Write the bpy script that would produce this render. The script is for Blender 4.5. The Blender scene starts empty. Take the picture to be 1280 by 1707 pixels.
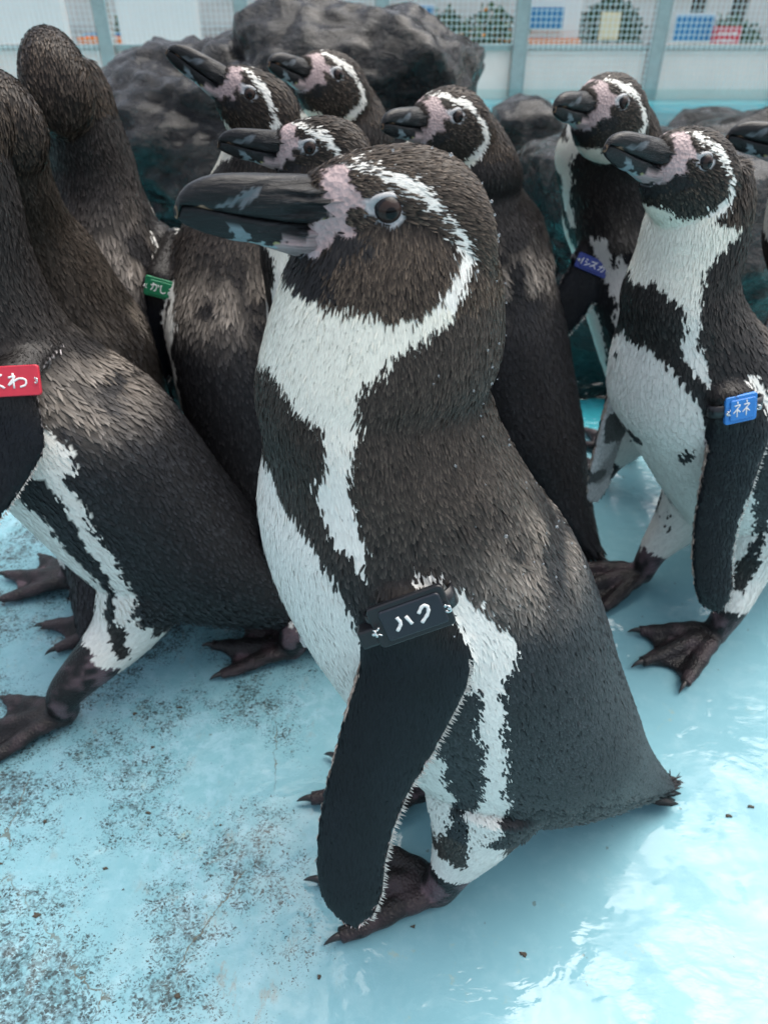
import bpy, math, random
import numpy as np
from mathutils import Vector, Matrix, kdtree, noise as mnoise

scene = bpy.context.scene
COL = scene.collection
R = math.radians

# ---------------------------------------------------------------- camera
CAM_H, PITCH, FPX = 0.56, R(37.0), 1242.0
cam = bpy.data.cameras.new('camera')
cam_ob = bpy.data.objects.new('camera', cam)
COL.objects.link(cam_ob)
cam.sensor_fit = 'VERTICAL'
cam.sensor_height = 24.0
cam.lens = 24.0 * FPX / 1707.0
cam.clip_start, cam.clip_end = 0.01, 400.0
cam_ob.location = (0, 0, CAM_H)
cam_ob.rotation_euler = (R(90) - PITCH, 0, 0)
cam.dof.use_dof = True
cam.dof.focus_distance = 0.37
cam.dof.aperture_fstop = 9.5
scene.camera = cam_ob

# ---------------------------------------------------------------- light
SUN_EL, SUN_AZ = R(66), R(50)          # azimuth measured clockwise from +Y
world = bpy.data.worlds.new('World')
scene.world = world
world.use_nodes = True
wn = world.node_tree
for n in list(wn.nodes):
    wn.nodes.remove(n)
w_out = wn.nodes.new('ShaderNodeOutputWorld')
w_bg = wn.nodes.new('ShaderNodeBackground')
w_sky = wn.nodes.new('ShaderNodeTexSky')
w_sky.sky_type = 'NISHITA'
w_sky.sun_disc = False
w_sky.sun_elevation = SUN_EL
w_sky.sun_rotation = SUN_AZ
w_sky.air_density = 1.0
w_sky.dust_density = 4.0
w_sky.ozone_density = 1.0
w_bg.inputs['Strength'].default_value = 0.13
# overcast: a thin even veil of cloud takes most of the blue out of the sky
w_hs = wn.nodes.new('ShaderNodeHueSaturation')
w_hs.inputs['Saturation'].default_value = 0.5
wn.links.new(w_sky.outputs[0], w_hs.inputs['Color'])
wn.links.new(w_hs.outputs[0], w_bg.inputs[0])
wn.links.new(w_bg.outputs[0], w_out.inputs[0])
sun = bpy.data.lights.new('sun', 'SUN')
sun.energy = 1.7
sun.angle = R(72)
sun.color = (1.0, 0.95, 0.86)
sun_ob = bpy.data.objects.new('sun', sun)
COL.objects.link(sun_ob)
sun_dir = Vector((math.sin(SUN_AZ) * math.cos(SUN_EL), math.cos(SUN_AZ) * math.cos(SUN_EL), math.sin(SUN_EL)))
sun_ob.rotation_euler = sun_dir.to_track_quat('Z', 'Y').to_euler()
scene.view_settings.view_transform = 'Standard'
scene.view_settings.look = 'None'
scene.view_settings.gamma = 1.0
scene.view_settings.exposure = 1.02
scene.view_settings.use_curve_mapping = False
scene.cycles.use_denoising = True
scene.cycles.max_bounces = 6
scene.cycles.use_adaptive_sampling = True
scene.cycles.adaptive_threshold = 0.015

# ---------------------------------------------------------------- helpers
def tag(o, label=None, cat=None, group=None, kind=None):
    if label: o['label'] = label
    if cat: o['category'] = cat
    if group: o['group'] = group
    if kind: o['kind'] = kind
    return o

def empty(name, loc=(0, 0, 0), rz=0.0):
    o = bpy.data.objects.new(name, None)
    o.empty_display_size = 0.05
    COL.objects.link(o)
    o.location = loc
    o.rotation_euler = (0, 0, rz)
    return o

def link(name, me, parent=None, mat=None):
    o = bpy.data.objects.new(name, me)
    COL.objects.link(o)
    if mat is not None and len(me.materials) == 0:
        me.materials.append(mat)
    if parent is not None:
        o.parent = parent
    return o

def fast_mesh(name, co, faces_idx, loop_start, smooth=True):
    """co (n,3); faces_idx flat loop vertex indices; loop_start per polygon"""
    me = bpy.data.meshes.new(name)
    me.vertices.add(len(co))
    me.vertices.foreach_set('co', np.asarray(co, np.float32).ravel())
    me.loops.add(len(faces_idx))
    me.loops.foreach_set('vertex_index', np.asarray(faces_idx, np.int32))
    me.polygons.add(len(loop_start))
    me.polygons.foreach_set('loop_start', np.asarray(loop_start, np.int32))
    me.update(calc_edges=True)
    me.polygons.foreach_set('use_smooth', np.full(len(loop_start), smooth, dtype=bool))
    return me

def grid_faces(m, n, closed_v=True, flip=False):
    """quads of an m x n grid, n wraps"""
    i = np.arange(m - 1)[:, None]
    j = np.arange(n if closed_v else n - 1)[None, :]
    j2 = (j + 1) % n
    a = i * n + j
    b = i * n + j2
    c = (i + 1) * n + j2
    d = (i + 1) * n + j
    q = np.stack([a, b, c, d] if not flip else [a, d, c, b], -1).reshape(-1, 4)
    return q

def tube_mesh(rings):
    """rings (m,n,3) -> verts, faces list (closed with end fans)"""
    m, n = rings.shape[:2]
    v = rings.reshape(-1, 3)
    q = grid_faces(m, n)
    c0 = rings[0].mean(0)
    c1 = rings[-1].mean(0)
    v = np.vstack([v, c0, c1])
    i0, i1 = m * n, m * n + 1
    j = np.arange(n)
    f0 = np.stack([np.full(n, i0), (j + 1) % n, j], -1)
    f1 = np.stack([np.full(n, i1), (m - 1) * n + j, (m - 1) * n + (j + 1) % n], -1)
    return v, [tuple(x) for x in q] + [tuple(x) for x in f0] + [tuple(x) for x in f1]

def py_mesh(name, v, f, smooth=True):
    me = bpy.data.meshes.new(name)
    me.from_pydata([tuple(map(float, p)) for p in v], [], f)
    me.update()
    if smooth:
        me.polygons.foreach_set('use_smooth', np.ones(len(me.polygons), dtype=bool))
    return me

def catmull(P, n):
    P = np.asarray(P, float)
    m = len(P)
    t = np.linspace(0, m - 1, n)
    i = np.clip(np.floor(t).astype(int), 0, m - 2)
    f = (t - i)[:, None]
    ext = np.vstack([2 * P[0] - P[1], P, 2 * P[-1] - P[-2]])
    p0, p1, p2, p3 = ext[i], ext[i + 1], ext[i + 2], ext[i + 3]
    return 0.5 * (2 * p1 + (p2 - p0) * f + (2 * p0 - 5 * p1 + 4 * p2 - p3) * f ** 2 + (3 * p1 - p0 - 3 * p2 + p3) * f ** 3)

def interp_cols(x, xs, P):
    P = np.asarray(P, float)
    return np.stack([np.interp(x, xs, P[:, k]) for k in range(P.shape[1])], -1)

def smoothstep(a, b, x):
    t = np.clip((x - a) / (b - a), 0, 1)
    return t * t * (3 - 2 * t)

def in_poly(x, y, poly):
    poly = np.asarray(poly, float)
    inside = np.zeros(x.shape, bool)
    n = len(poly)
    j = n - 1
    for i in range(n):
        xi, yi = poly[i]
        xj, yj = poly[j]
        c = ((yi > y) != (yj > y))
        with np.errstate(divide='ignore', invalid='ignore'):
            xx = (xj - xi) * (y - yi) / (yj - yi + 1e-12) + xi
        inside ^= c & (x < xx)
        j = i
    return inside

def vnoise(p, freq, seed=0.0):
    """cheap smooth value noise on (n,3) points, -1..1"""
    q = np.asarray(p, float) * freq + seed
    i = np.floor(q).astype(np.int64)
    f = q - i
    f = f * f * (3 - 2 * f)
    def h(a, b, c):
        s = (a * 374761393 + b * 668265263 + c * 2147483647 + 1013904223) & 0xffffffff
        s = ((s ^ (s >> 13)) * 1274126177) & 0xffffffff
        s = s ^ (s >> 16)
        return (s & 0xffff) / 32767.5 - 1.0
    out = 0
    for a in (0, 1):
        for b in (0, 1):
            for c in (0, 1):
                w = (f[:, 0] if a else 1 - f[:, 0]) * (f[:, 1] if b else 1 - f[:, 1]) * (f[:, 2] if c else 1 - f[:, 2])
                out = out + w * h(i[:, 0] + a, i[:, 1] + b, i[:, 2] + c)
    return out

def unit(v):
    return v / np.maximum(np.linalg.norm(v, axis=-1, keepdims=True), 1e-9)

def color_attr(me, col, name='Col'):
    a = me.attributes.new(name, 'FLOAT_COLOR', 'POINT')
    c = np.ones((len(me.vertices), 4), np.float32)
    c[:, :3] = col
    a.data.foreach_set('color', c.ravel())

def float_attr(me, val, name):
    a = me.attributes.new(name, 'FLOAT', 'POINT')
    a.data.foreach_set('value', np.asarray(val, np.float32))

# pixel ray of the photograph (1280 x 1707) to a place in the scene
def ray(px, py):
    u, v = (px - 640) / FPX, (853.5 - py) / FPX
    return np.array([u, math.cos(PITCH) + v * math.sin(PITCH), -math.sin(PITCH) + v * math.cos(PITCH)])

def at_y(px, py, Y):
    r = ray(px, py)
    return np.array([0, 0, CAM_H]) + r * (Y / r[1])

def at_z(px, py, z=0.0):
    r = ray(px, py)
    return np.array([0, 0, CAM_H]) + r * ((z - CAM_H) / r[2])

# ---------------------------------------------------------------- materials
class NT:
    """tiny node-tree builder"""
    def __init__(self, name):
        self.m = bpy.data.materials.new(name)
        self.m.use_nodes = True
        self.t = self.m.node_tree
        self.b = self.t.nodes['Principled BSDF']
        self.out = self.t.nodes['Material Output']
    def n(self, kind, **kw):
        nd = self.t.nodes.new(kind)
        for k, v in kw.items():
            if k.startswith('i_'):
                nd.inputs[k[2:].replace('_', ' ')].default_value = v
            else:
                setattr(nd, k, v)
        return nd
    def l(self, a, b):
        self.t.links.new(a, b)
    def coord(self, kind='Object'):
        return self.n('ShaderNodeTexCoord').outputs[kind]
    def noise(self, vec, scale, detail=4, rough=0.55, out=0, dist=0.0):
        nd = self.n('ShaderNodeTexNoise')
        nd.inputs['Scale'].default_value = scale
        nd.inputs['Detail'].default_value = detail
        nd.inputs['Roughness'].default_value = rough
        nd.inputs['Distortion'].default_value = dist
        if vec is not None: self.l(vec, nd.inputs['Vector'])
        return nd.outputs[out]
    def voro(self, vec, scale, feature='F1', out='Distance', rnd=1.0):
        nd = self.n('ShaderNodeTexVoronoi', feature=feature)
        nd.inputs['Scale'].default_value = scale
        nd.inputs['Randomness'].default_value = rnd
        if vec is not None: self.l(vec, nd.inputs['Vector'])
        return nd.outputs[out]
    def ramp(self, fac, stops, interp='LINEAR'):
        nd = self.n('ShaderNodeValToRGB')
        cr = nd.color_ramp
        cr.interpolation = interp
        while len(cr.elements) < len(stops): cr.elements.new(0.5)
        for e, (p, c) in zip(cr.elements, stops):
            e.position = p
            e.color = (c, c, c, 1) if isinstance(c, (int, float)) else (*c, 1)
        self.l(fac, nd.inputs[0])
        return nd.outputs[0]
    def mix(self, fac, a, b, mode='MIX'):
        nd = self.n('ShaderNodeMix', data_type='RGBA', blend_type=mode)
        for s, v in ((nd.inputs[0], fac), (nd.inputs[6], a), (nd.inputs[7], b)):
            if isinstance(v, (int, float)): s.default_value = v if s.type == 'VALUE' else (v, v, v, 1)
            elif isinstance(v, tuple): s.default_value = (*v, 1)
            else: self.l(v, s)
        return nd.outputs[2]
    def math(self, op, a, b=0.0, c=None, clamp=False):
        nd = self.n('ShaderNodeMath', operation=op, use_clamp=clamp)
        for k, v in enumerate((a, b) if c is None else (a, b, c)):
            if isinstance(v, (int, float)): nd.inputs[k].default_value = v
            else: self.l(v, nd.inputs[k])
        return nd.outputs[0]
    def mapr(self, v, a, b, c, d, smooth=False):
        nd = self.n('ShaderNodeMapRange', interpolation_type='SMOOTHSTEP' if smooth else 'LINEAR')
        self.l(v, nd.inputs[0])
        for k, x in enumerate((a, b, c, d)): nd.inputs[k + 1].default_value = x
        return nd.outputs[0]
    def mapping(self, vec, scale=(1, 1, 1), loc=(0, 0, 0), rot=(0, 0, 0)):
        nd = self.n('ShaderNodeMapping')
        nd.inputs['Scale'].default_value = scale
        nd.inputs['Location'].default_value = loc
        nd.inputs['Rotation'].default_value = rot
        self.l(vec, nd.inputs['Vector'])
        return nd.outputs[0]
    def bump(self, h, strength=0.3, dist=0.01, normal=None):
        nd = self.n('ShaderNodeBump')
        nd.inputs['Strength'].default_value = strength
        nd.inputs['Distance'].default_value = dist
        self.l(h, nd.inputs['Height'])
        if normal is not None: self.l(normal, nd.inputs['Normal'])
        return nd.outputs[0]
    def set(self, **kw):
        names = dict(color='Base Color', rough='Roughness', metal='Metallic', spec='Specular IOR Level', coat='Coat Weight',
                     coat_rough='Coat Roughness', coat_ior='Coat IOR', sheen='Sheen Weight', normal='Normal', coat_normal='Coat Normal',
                     alpha='Alpha', trans='Transmission Weight', ior='IOR', sss='Subsurface Weight')
        for k, v in kw.items():
            s = self.b.inputs[names[k]]
            if isinstance(v, (int, float)): s.default_value = v
            elif isinstance(v, tuple): s.default_value = (*v, 1) if len(v) == 3 else v
            else: self.l(v, s)
        return self.m

def plain(name, color, rough=0.5, metal=0.0, var=0.12, scale=30, bump=0.0, spec=0.5, coat=0.0):
    t = NT(name)
    co = t.coord()
    nz = t.noise(co, scale, 5)
    dark = tuple(c * (1 - var) for c in color)
    lite = tuple(min(1, c * (1 + var)) for c in color)
    t.set(color=t.mix(nz, dark, lite), rough=rough, metal=metal, spec=spec, coat=coat)
    if bump: t.set(normal=t.bump(nz, bump, 0.002))
    return t.m
# ---------------------------------------------------------------- penguin materials
def mat_body():
    t = NT('penguin_skin')
    col = t.n('ShaderNodeAttribute', attribute_name='Col').outputs['Color']
    kind = t.n('ShaderNodeAttribute', attribute_name='kind').outputs['Fac']   # 0 feathered, 1 bare skin, 2 flipper
    co = t.coord()
    fine = t.noise(co, 900, 3)
    pores = t.voro(co, 750)
    poremask = t.ramp(pores, [(0.0, 0.55), (0.28, 1.0)])
    isskin = t.math('SUBTRACT', 1.0, t.math('ABSOLUTE', t.math('SUBTRACT', kind, 1.0)), clamp=True)
    isflip = t.math('SUBTRACT', kind, 1.0, clamp=True)
    c = t.mix(t.math('MULTIPLY', isskin, 0.55), col, t.mix(1.0, col, poremask, 'MULTIPLY'))
    scal = t.voro(t.mapping(co, (1, 1, .55)), 620)
    c = t.mix(t.math('MULTIPLY', isflip, 0.5), c, t.mix(1.0, c, t.ramp(scal, [(0.0, 1.25), (.8, .5)]), 'MULTIPLY'))
    h = t.math('ADD', t.math('MULTIPLY', fine, 0.5), t.math('MULTIPLY', scal, 0.45))
    h = t.math('ADD', h, t.math('MULTIPLY', isskin, t.math('MULTIPLY', t.voro(co, 430), 1.6)))
    t.set(color=c, rough=t.mapr(kind, 0, 1, 0.62, 0.38), spec=0.3, normal=t.bump(h, 0.4, 0.0012))
    return t.m

def mat_plume():
    t = NT('feather')
    col = t.n('ShaderNodeAttribute', attribute_name='Col').outputs['Color']
    t.set(color=col, rough=0.46, spec=0.24)
    t.b.inputs['Sheen Roughness'].default_value = 0.4
    return t.m

def mat_bill():
    t = NT('bill_horn')
    col = t.n('ShaderNodeAttribute', attribute_name='Col').outputs['Color']
    rid = t.n('ShaderNodeAttribute', attribute_name='ridge').outputs['Fac']
    co = t.coord('UV')
    str_ = t.noise(t.mapping(co, (7, 55, 1)), 1.0, 6, 0.62, dist=0.6)
    fl = t.noise(t.coord(), 420, 4)
    c = t.mix(t.math('MULTIPLY', t.ramp(str_, [(.50, 0), (.64, 1)]), t.mapr(rid, 0, 1, .10, .55)), col, (0.06, 0.064, 0.072))
    c = t.mix(t.math('MULTIPLY', t.ramp(fl, [(.64, 0), (.8, 1)]), .25), c, (0.16, 0.18, 0.20))
    h = t.math('ADD', t.math('MULTIPLY', str_, t.mapr(rid, 0, 1, 0.25, 1.0)), t.math('MULTIPLY', fl, 0.12))
    t.set(color=c, rough=t.mapr(fl, .3, .7, .26, .48), spec=0.28, normal=t.bump(h, 0.95, 0.0022), coat=0.12, coat_rough=0.16)
    return t.m

def mat_eye():
    t = NT('eyeball')
    col = t.n('ShaderNodeAttribute', attribute_name='Col').outputs['Color']
    t.set(color=col, rough=0.1, spec=.2)
    return t.m

M_BODY, M_PLUME, M_BILL, M_EYE = mat_body(), mat_plume(), mat_bill(), mat_eye()
M_LID = plain('eyelid_skin', (0.38, 0.39, 0.40), 0.45, var=0.25, scale=500, bump=0.3)
M_CLAW = plain('claw_horn', (0.02, 0.018, 0.018), 0.3, var=0.3, scale=200)

# ---------------------------------------------------------------- the penguin
# sagittal rings of a standing Humboldt penguin: front x,z  back x,z  half width   (metres, x forward)
RINGS = np.array([
    (.055, .478, -.004, .484, .020),
    (.070, .458, -.016, .460, .032),
    (.081, .432, -.021, .430, .041),
    (.088, .405, -.019, .397, .049),
    (.087, .377, -.030, .371, .059),
    (.093, .344, -.052, .335, .069),
    (.091, .309, -.076, .300, .076),
    (.080, .267, -.096, .258, .080),
    (.062, .220, -.117, .206, .080),
    (.036, .160, -.145, .143, .076),
    (.005, .110, -.163, .102, .063),
    (-.050, .072, -.181, .066, .045),
    (-.112, .048, -.197, .038, .028),
    (-.170, .026, -.212, .014, .014),
])
PXK = 0.000238
EYE0 = np.array([.0275, .0, .479])      # head origin in the body frame
# head stations: profile x, top, bottom, half width (profile units, y down)
HEADST = np.array([
    (497, 305, 425, 20), (505, 294, 440, 40), (530, 281, 462, 56), (560, 268, 492, 70), (600, 259, 516, 83), (650, 254, 532, 95),
    (700, 257, 542, 102), (750, 273, 542, 104), (790, 304, 532, 98), (815, 348, 505, 80), (827, 400, 455, 46)], float)
BILL_TOP = [(572, 300), (550, 291), (520, 291), (480, 288), (440, 286), (400, 284), (365, 284), (340, 288), (315, 298), (300, 311), (292, 324), (286, 338)]
BILL_GAPE = [(572, 376), (541, 369), (509, 369), (456, 362), (403, 353), (363, 345), (323, 334), (304, 331), (296, 331), (293, 340), (290, 354), (286, 352)]
BILL_BOT = [(572, 440), (541, 446), (509, 436), (470, 424), (435, 411), (408, 401), (376, 395), (336, 382), (312, 371), (300, 364), (292, 356)]
FLIP_LEAD = np.array([(-.035, .010), (0, .0160), (.0228, .0158), (.0377, .0155), (.0633, .0190), (.0902, .0221), (.1154, .0250), (.1421, .0262), (.1662, .0246), (.1872, .0195), (.1975, .0100), (.202, -.001)])
FLIP_TRAIL = np.array([(-.035, -.010), (0, -.0164), (.0121, -.0240), (.0259, -.0319), (.0391, -.0359), (.0500, -.0360), (.0667, -.0320), (.0912, -.0255), (.1138, -.0175), (.1372, -.0132), (.1575, -.0118), (.1787, -.0128), (.1950, -.0095), (.202, -.001)])

def px2head(p):
    """profile drawing units -> head-local x,z in metres"""
    p = np.asarray(p, float)
    return np.stack([(650 - p[..., 0]) * PXK, (352 - p[..., 1]) * PXK], -1)

def rot2(P, piv, ang):
    c, s = math.cos(ang), math.sin(ang)
    d = P - piv
    return piv + np.stack([d[..., 0] * c - d[..., 1] * s, d[..., 0] * s + d[..., 1] * c], -1)

class Penguin:
    pass

def head_matrix(pg):
    # canonical eye carried along by lean and neck
    e = pg.eye
    m = Matrix.Translation(Vector(e)) @ Matrix.Translation(Vector((-.025, 0, -.01)))
    m = m @ Matrix.Rotation(pg.h_yaw, 4, 'Z') @ Matrix.Rotation(-pg.h_pitch, 4, 'Y') @ Matrix.Rotation(pg.h_roll, 4, 'X')
    m = m @ Matrix.Translation(Vector((.025 + pg.head_fwd, 0, .01)))
    if pg.h_scale != 1: m = m @ Matrix.Scale(pg.h_scale, 4)
    return m

def pose_rings(pg):
    r = RINGS.copy()
    F, B, W = r[:, 0:2].copy(), r[:, 2:4].copy(), r[:, 4].copy()
    # girth
    c = (F + B) / 2
    g = np.interp(np.arange(len(r)), [0, 2, 4, 6, 10, 13], [1, pg.neck_girth, pg.neck_girth, pg.girth, pg.girth, 1])[:, None]
    F, B = c + (F - c) * g, c + (B - c) * g
    W = W * g[:, 0]
    eye = EYE0[[0, 2]].copy()
    # stretch of the neck
    w = np.interp(np.arange(len(r)), [0, 1, 2, 3, 4], [1, 1, .8, .45, 0])
    d = np.array([.0, 1.0]) * pg.neck_len
    F, B, eye = F + w[:, None] * d, B + w[:, None] * d, eye + d
    # neck bend about the shoulders
    for i in range(len(r)):
        wi = float(np.interp(i, [0, 2, 5], [1, .8, 0]))
        F[i] = rot2(F[i], np.array([.03, .36]), pg.neck * wi)
        B[i] = rot2(B[i], np.array([.03, .36]), pg.neck * wi)
    eye = rot2(eye, np.array([.03, .36]), pg.neck)
    # lean about the hips
    piv = np.array([-.05, .12])
    for i in range(len(r)):
        wi = float(np.interp(i, [6, 10, 13], [1, .75, .5]))
        F[i] = rot2(F[i], piv, pg.lean * wi)
        B[i] = rot2(B[i], piv, pg.lean * wi)
    eye = rot2(eye, piv, pg.lean)
    pg.eye = np.array([eye[0], pg.neck_side, eye[1]])
    pg.F, pg.B, pg.W = F, B, W
    pg.side = np.interp(np.arange(len(r)), [0, 2, 4, 6], [1, .8, .3, 0]) * pg.neck_side

def torso_src(pg, M, N):
    F, B, W = catmull(pg.F, M), catmull(pg.B, M), catmull(pg.W[:, None], M)[:, 0]
    sd = catmull(pg.side[:, None], M)[:, 0]
    ri = np.linspace(0, len(RINGS) - 1, M)
    gr = (1 - .055 * pg.crease * np.exp(-((ri - 2.75) / .22) ** 2))
    cen = (F + B) / 2
    B = cen + (B - cen) * gr[:, None]
    W = W * (1 - (1 - gr) * .3)
    th = np.linspace(-math.pi, math.pi, N, endpoint=False)
    cx = np.sign(np.cos(th)) * np.abs(np.cos(th)) ** .94
    sx = np.sign(np.sin(th)) * np.abs(np.sin(th)) ** .94
    c, e = (F + B) / 2, (F - B) / 2
    P = np.zeros((M, N, 3))
    P[..., 0] = c[:, None, 0] + e[:, None, 0] * cx
    P[..., 2] = c[:, None, 1] + e[:, None, 1] * cx
    P[..., 1] = W[:, None] * sx + sd[:, None]
    flow = np.gradient(P, axis=0)
    r = np.linspace(0, len(RINGS) - 1, M)[:, None] + 0 * th
    t = np.degrees(th)[None, :] + 0 * r
    return P, flow, r, t

def head_src(pg, M, N):
    S = catmull(HEADST, M)
    th = np.linspace(-math.pi, math.pi, N, endpoint=False)
    P = np.zeros((M, N, 3))
    x = (650 - S[:, 0]) * PXK
    zt, zb = (352 - S[:, 1]) * PXK, (352 - S[:, 2]) * PXK
    hw = np.maximum(S[:, 3], 2) * PXK
    P[..., 0] = x[:, None]
    P[..., 1] = hw[:, None] * np.sign(np.sin(th)) * np.abs(np.sin(th)) ** .92
    P[..., 2] = ((zt + zb) / 2)[:, None] + ((zt - zb) / 2)[:, None] * np.cos(th)
    m = np.array(head_matrix(pg))
    Pw = P @ m[:3, :3].T + m[:3, 3]
    fl = np.zeros_like(P)
    fl[..., 0] = -1
    fl[..., 2] = -.18 - np.clip(-P[..., 2] * 22, 0, .8) - np.clip((-P[..., 0] - .015) * 30, 0, 1.4)
    return Pw, fl @ m[:3, :3].T

def leg_path(pg, k):
    """hip -> ankle in body frame for foot k"""
    fx, fy, fyaw, lift = pg.feet[k]
    s = 1 if k == 0 else -1
    hip = np.array([-.034, s * .034, .135])
    knee = np.array([-.021 + .35 * fx, s * .040 + .2 * (fy - s * .04), .085 + lift * .6])
    ank = np.array([fx - .006, fy, .045 + lift])
    heel = np.array([fx + .004, fy, .014 + lift])
    return hip, knee, ank, heel

def leg_src(pg, k, M=40, N=40):
    hip, knee, ank, heel = leg_path(pg, k)
    P = catmull(np.array([hip, knee, ank, heel]), M)
    rad = catmull(np.array([[.042], [.027], [.0155], [.012]]), M)[:, 0]
    T = unit(np.gradient(P, axis=0))
    side = unit(np.cross(T, np.array([0, 1., 0])))
    oth = np.cross(T, side)
    th = np.linspace(0, 2 * math.pi, N, endpoint=False)
    ring = P[:, None] + rad[:, None, None] * (np.cos(th)[None, :, None] * side[:, None] * 1.12 + np.sin(th)[None, :, None] * oth[:, None])
    t = np.linspace(0, 1, M)[:, None] + 0 * th
    return ring, np.broadcast_to(T[:, None], ring.shape), t, np.broadcast_to(th[None, :], t.shape)

TOES = [(R(-25), .066), (R(1), .080), (R(27), .070)]
def toe_pts(pg, k):
    fx, fy, fyaw, lift = pg.feet[k]
    s = 1 if k == 0 else -1
    out = []
    for a, L in TOES:
        aa = fyaw + a * s * 1.08
        L = L * pg.foot
        d = np.array([math.cos(aa), math.sin(aa), 0])
        b = np.array([fx, fy, .0125 + lift])
        sag = -lift * .75
        out.append(np.array([b, b + d * L * .35 + (0, 0, .0025 + sag * .35), b + d * L * .7 + (0, 0, -.003 + sag * .7), b + d * L + (0, 0, -.0055 + sag)]))
    return out

def foot_src(pg, k):
    """list of closed meshes (v,f) of one webbed foot"""
    parts = []
    toes = toe_pts(pg, k)
    th = np.linspace(0, 2 * math.pi, 14, endpoint=False)
    for T in toes:
        P = catmull(T, 22)
        rr = catmull(np.array([[.0105], [.0088], [.0078], [.0058]]), 22)[:, 0]
        rr *= 1 + .07 * np.sin(np.linspace(0, 26, 22))
        tg = unit(np.gradient(P, axis=0))
        sd = unit(np.cross(tg, np.array([0, 0, 1.])))
        up = np.cross(sd, tg)
        rg = P[:, None] + rr[:, None, None] * (np.cos(th)[None, :, None] * sd[:, None] * 1.05 + np.sin(th)[None, :, None] * up[:, None] * .85)
        rg[..., 2] = np.maximum(rg[..., 2], .0008)
        parts.append(tube_mesh(rg))
    for A, Bq in ((toes[0], toes[1]), (toes[1], toes[2])):
        a, b = catmull(A, 40), catmull(Bq, 40)
        nu, nv = 16, 11
        top = np.zeros((nu, nv, 3))
        for j in range(nv):
            v = j / (nv - 1)
            um = .96 - .17 * math.sin(math.pi * v)
            for i in range(nu):
                u = um * i / (nu - 1)
                q = u * 39
                i0 = int(min(38, q)); f = q - i0
                pa = a[i0] * (1 - f) + a[i0 + 1] * f
                pb = b[i0] * (1 - f) + b[i0 + 1] * f
                p = pa * (1 - v) + pb * v
                p[2] += -.0028 * math.sin(math.pi * v) + .0006 * math.sin(9 * v * math.pi) * u
                top[i, j] = p
        bot = top - np.array([0, 0, .0060])
        top = top + np.array([0, 0, .0012])
        bot[..., 2] = np.maximum(bot[..., 2], .0006)
        top[..., 2] = np.maximum(top[..., 2], bot[..., 2] + .0048)
        V = np.vstack([top.reshape(-1, 3), bot.reshape(-1, 3)])
        f1 = grid_faces(nu, nv, False)
        f2 = grid_faces(nu, nv, False, True) + nu * nv
        rim = [i * nv for i in range(nu)] + [(nu - 1) * nv + j for j in range(1, nv)] + [i * nv + nv - 1 for i in range(nu - 2, -1, -1)] + [j for j in range(nv - 2, 0, -1)]
        fr = [(rim[i], rim[(i + 1) % len(rim)], rim[(i + 1) % len(rim)] + nu * nv, rim[i] + nu * nv) for i in range(len(rim))]
        parts.append((V, [tuple(x) for x in f1] + [tuple(x) for x in f2] + fr))
    return parts

def flipper_frame(pg, k):
    root, d, ch = [np.array(x, float) for x in pg.flip[k]]
    d = unit(d)
    ch = unit(ch - (ch @ d) * d)
    n = np.cross(d, ch)
    s = 1 if k == 0 else -1
    if n[1] * s < 0: n = -n          # n points away from the body
    return root, d, ch, n

def flipper_src(pg, k, M=90, N=48):
    root, d, ch, n = flipper_frame(pg, k)
    L = pg.flip_len
    u = np.concatenate([np.linspace(-.035, .19, M - 14), .19 + .012 * np.sin(np.linspace(.15, math.pi / 2, 14))])
    le = np.interp(u, FLIP_LEAD[:, 0], FLIP_LEAD[:, 1])
    tr = np.interp(u, FLIP_TRAIL[:, 0], FLIP_TRAIL[:, 1])
    for _ in range(3):
        le[1:-1] = (le[:-2] + 2 * le[1:-1] + le[2:]) / 4
        tr[1:-1] = (tr[:-2] + 2 * tr[1:-1] + tr[2:]) / 4
    th = np.linspace(0, 2 * math.pi, N, endpoint=False)
    thick = np.interp(u, [-.035, 0, .03, .1, .18, .202], [.012, .0085, .0062, .0046, .0034, .0014])
    v = .5 + .5 * np.cos(th)                                   # 1 leading, 0 trailing
    chord = tr[:, None] + (le - tr)[:, None] * v[None, :]
    prof = np.sin(th)[None, :] * np.interp(v, [0, .15, .6, .9, 1], [.55, .7, 1.05, 1.15, 1.0])[None, :]
    camber = -.0035 * np.sin(np.clip(u / .2, 0, 1) * math.pi)[:, None] + pg.flip_curl * (np.clip(u, 0, 1)[:, None] / .2) ** 2
    off = thick[:, None] * prof + camber - .18 * (v[None, :] - .5) ** 2 * .03
    off = off + 1.3 * np.minimum(u, 0)[:, None]
    P = root + (u * L)[:, None, None] * d + (chord * L)[..., None] * ch + off[..., None] * n
    outer = np.sin(th)[None, :] + 0 * u[:, None]
    return P, u[:, None] + 0 * v[None, :], v[None, :] + 0 * u[:, None], outer, d - .12 * ch

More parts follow.
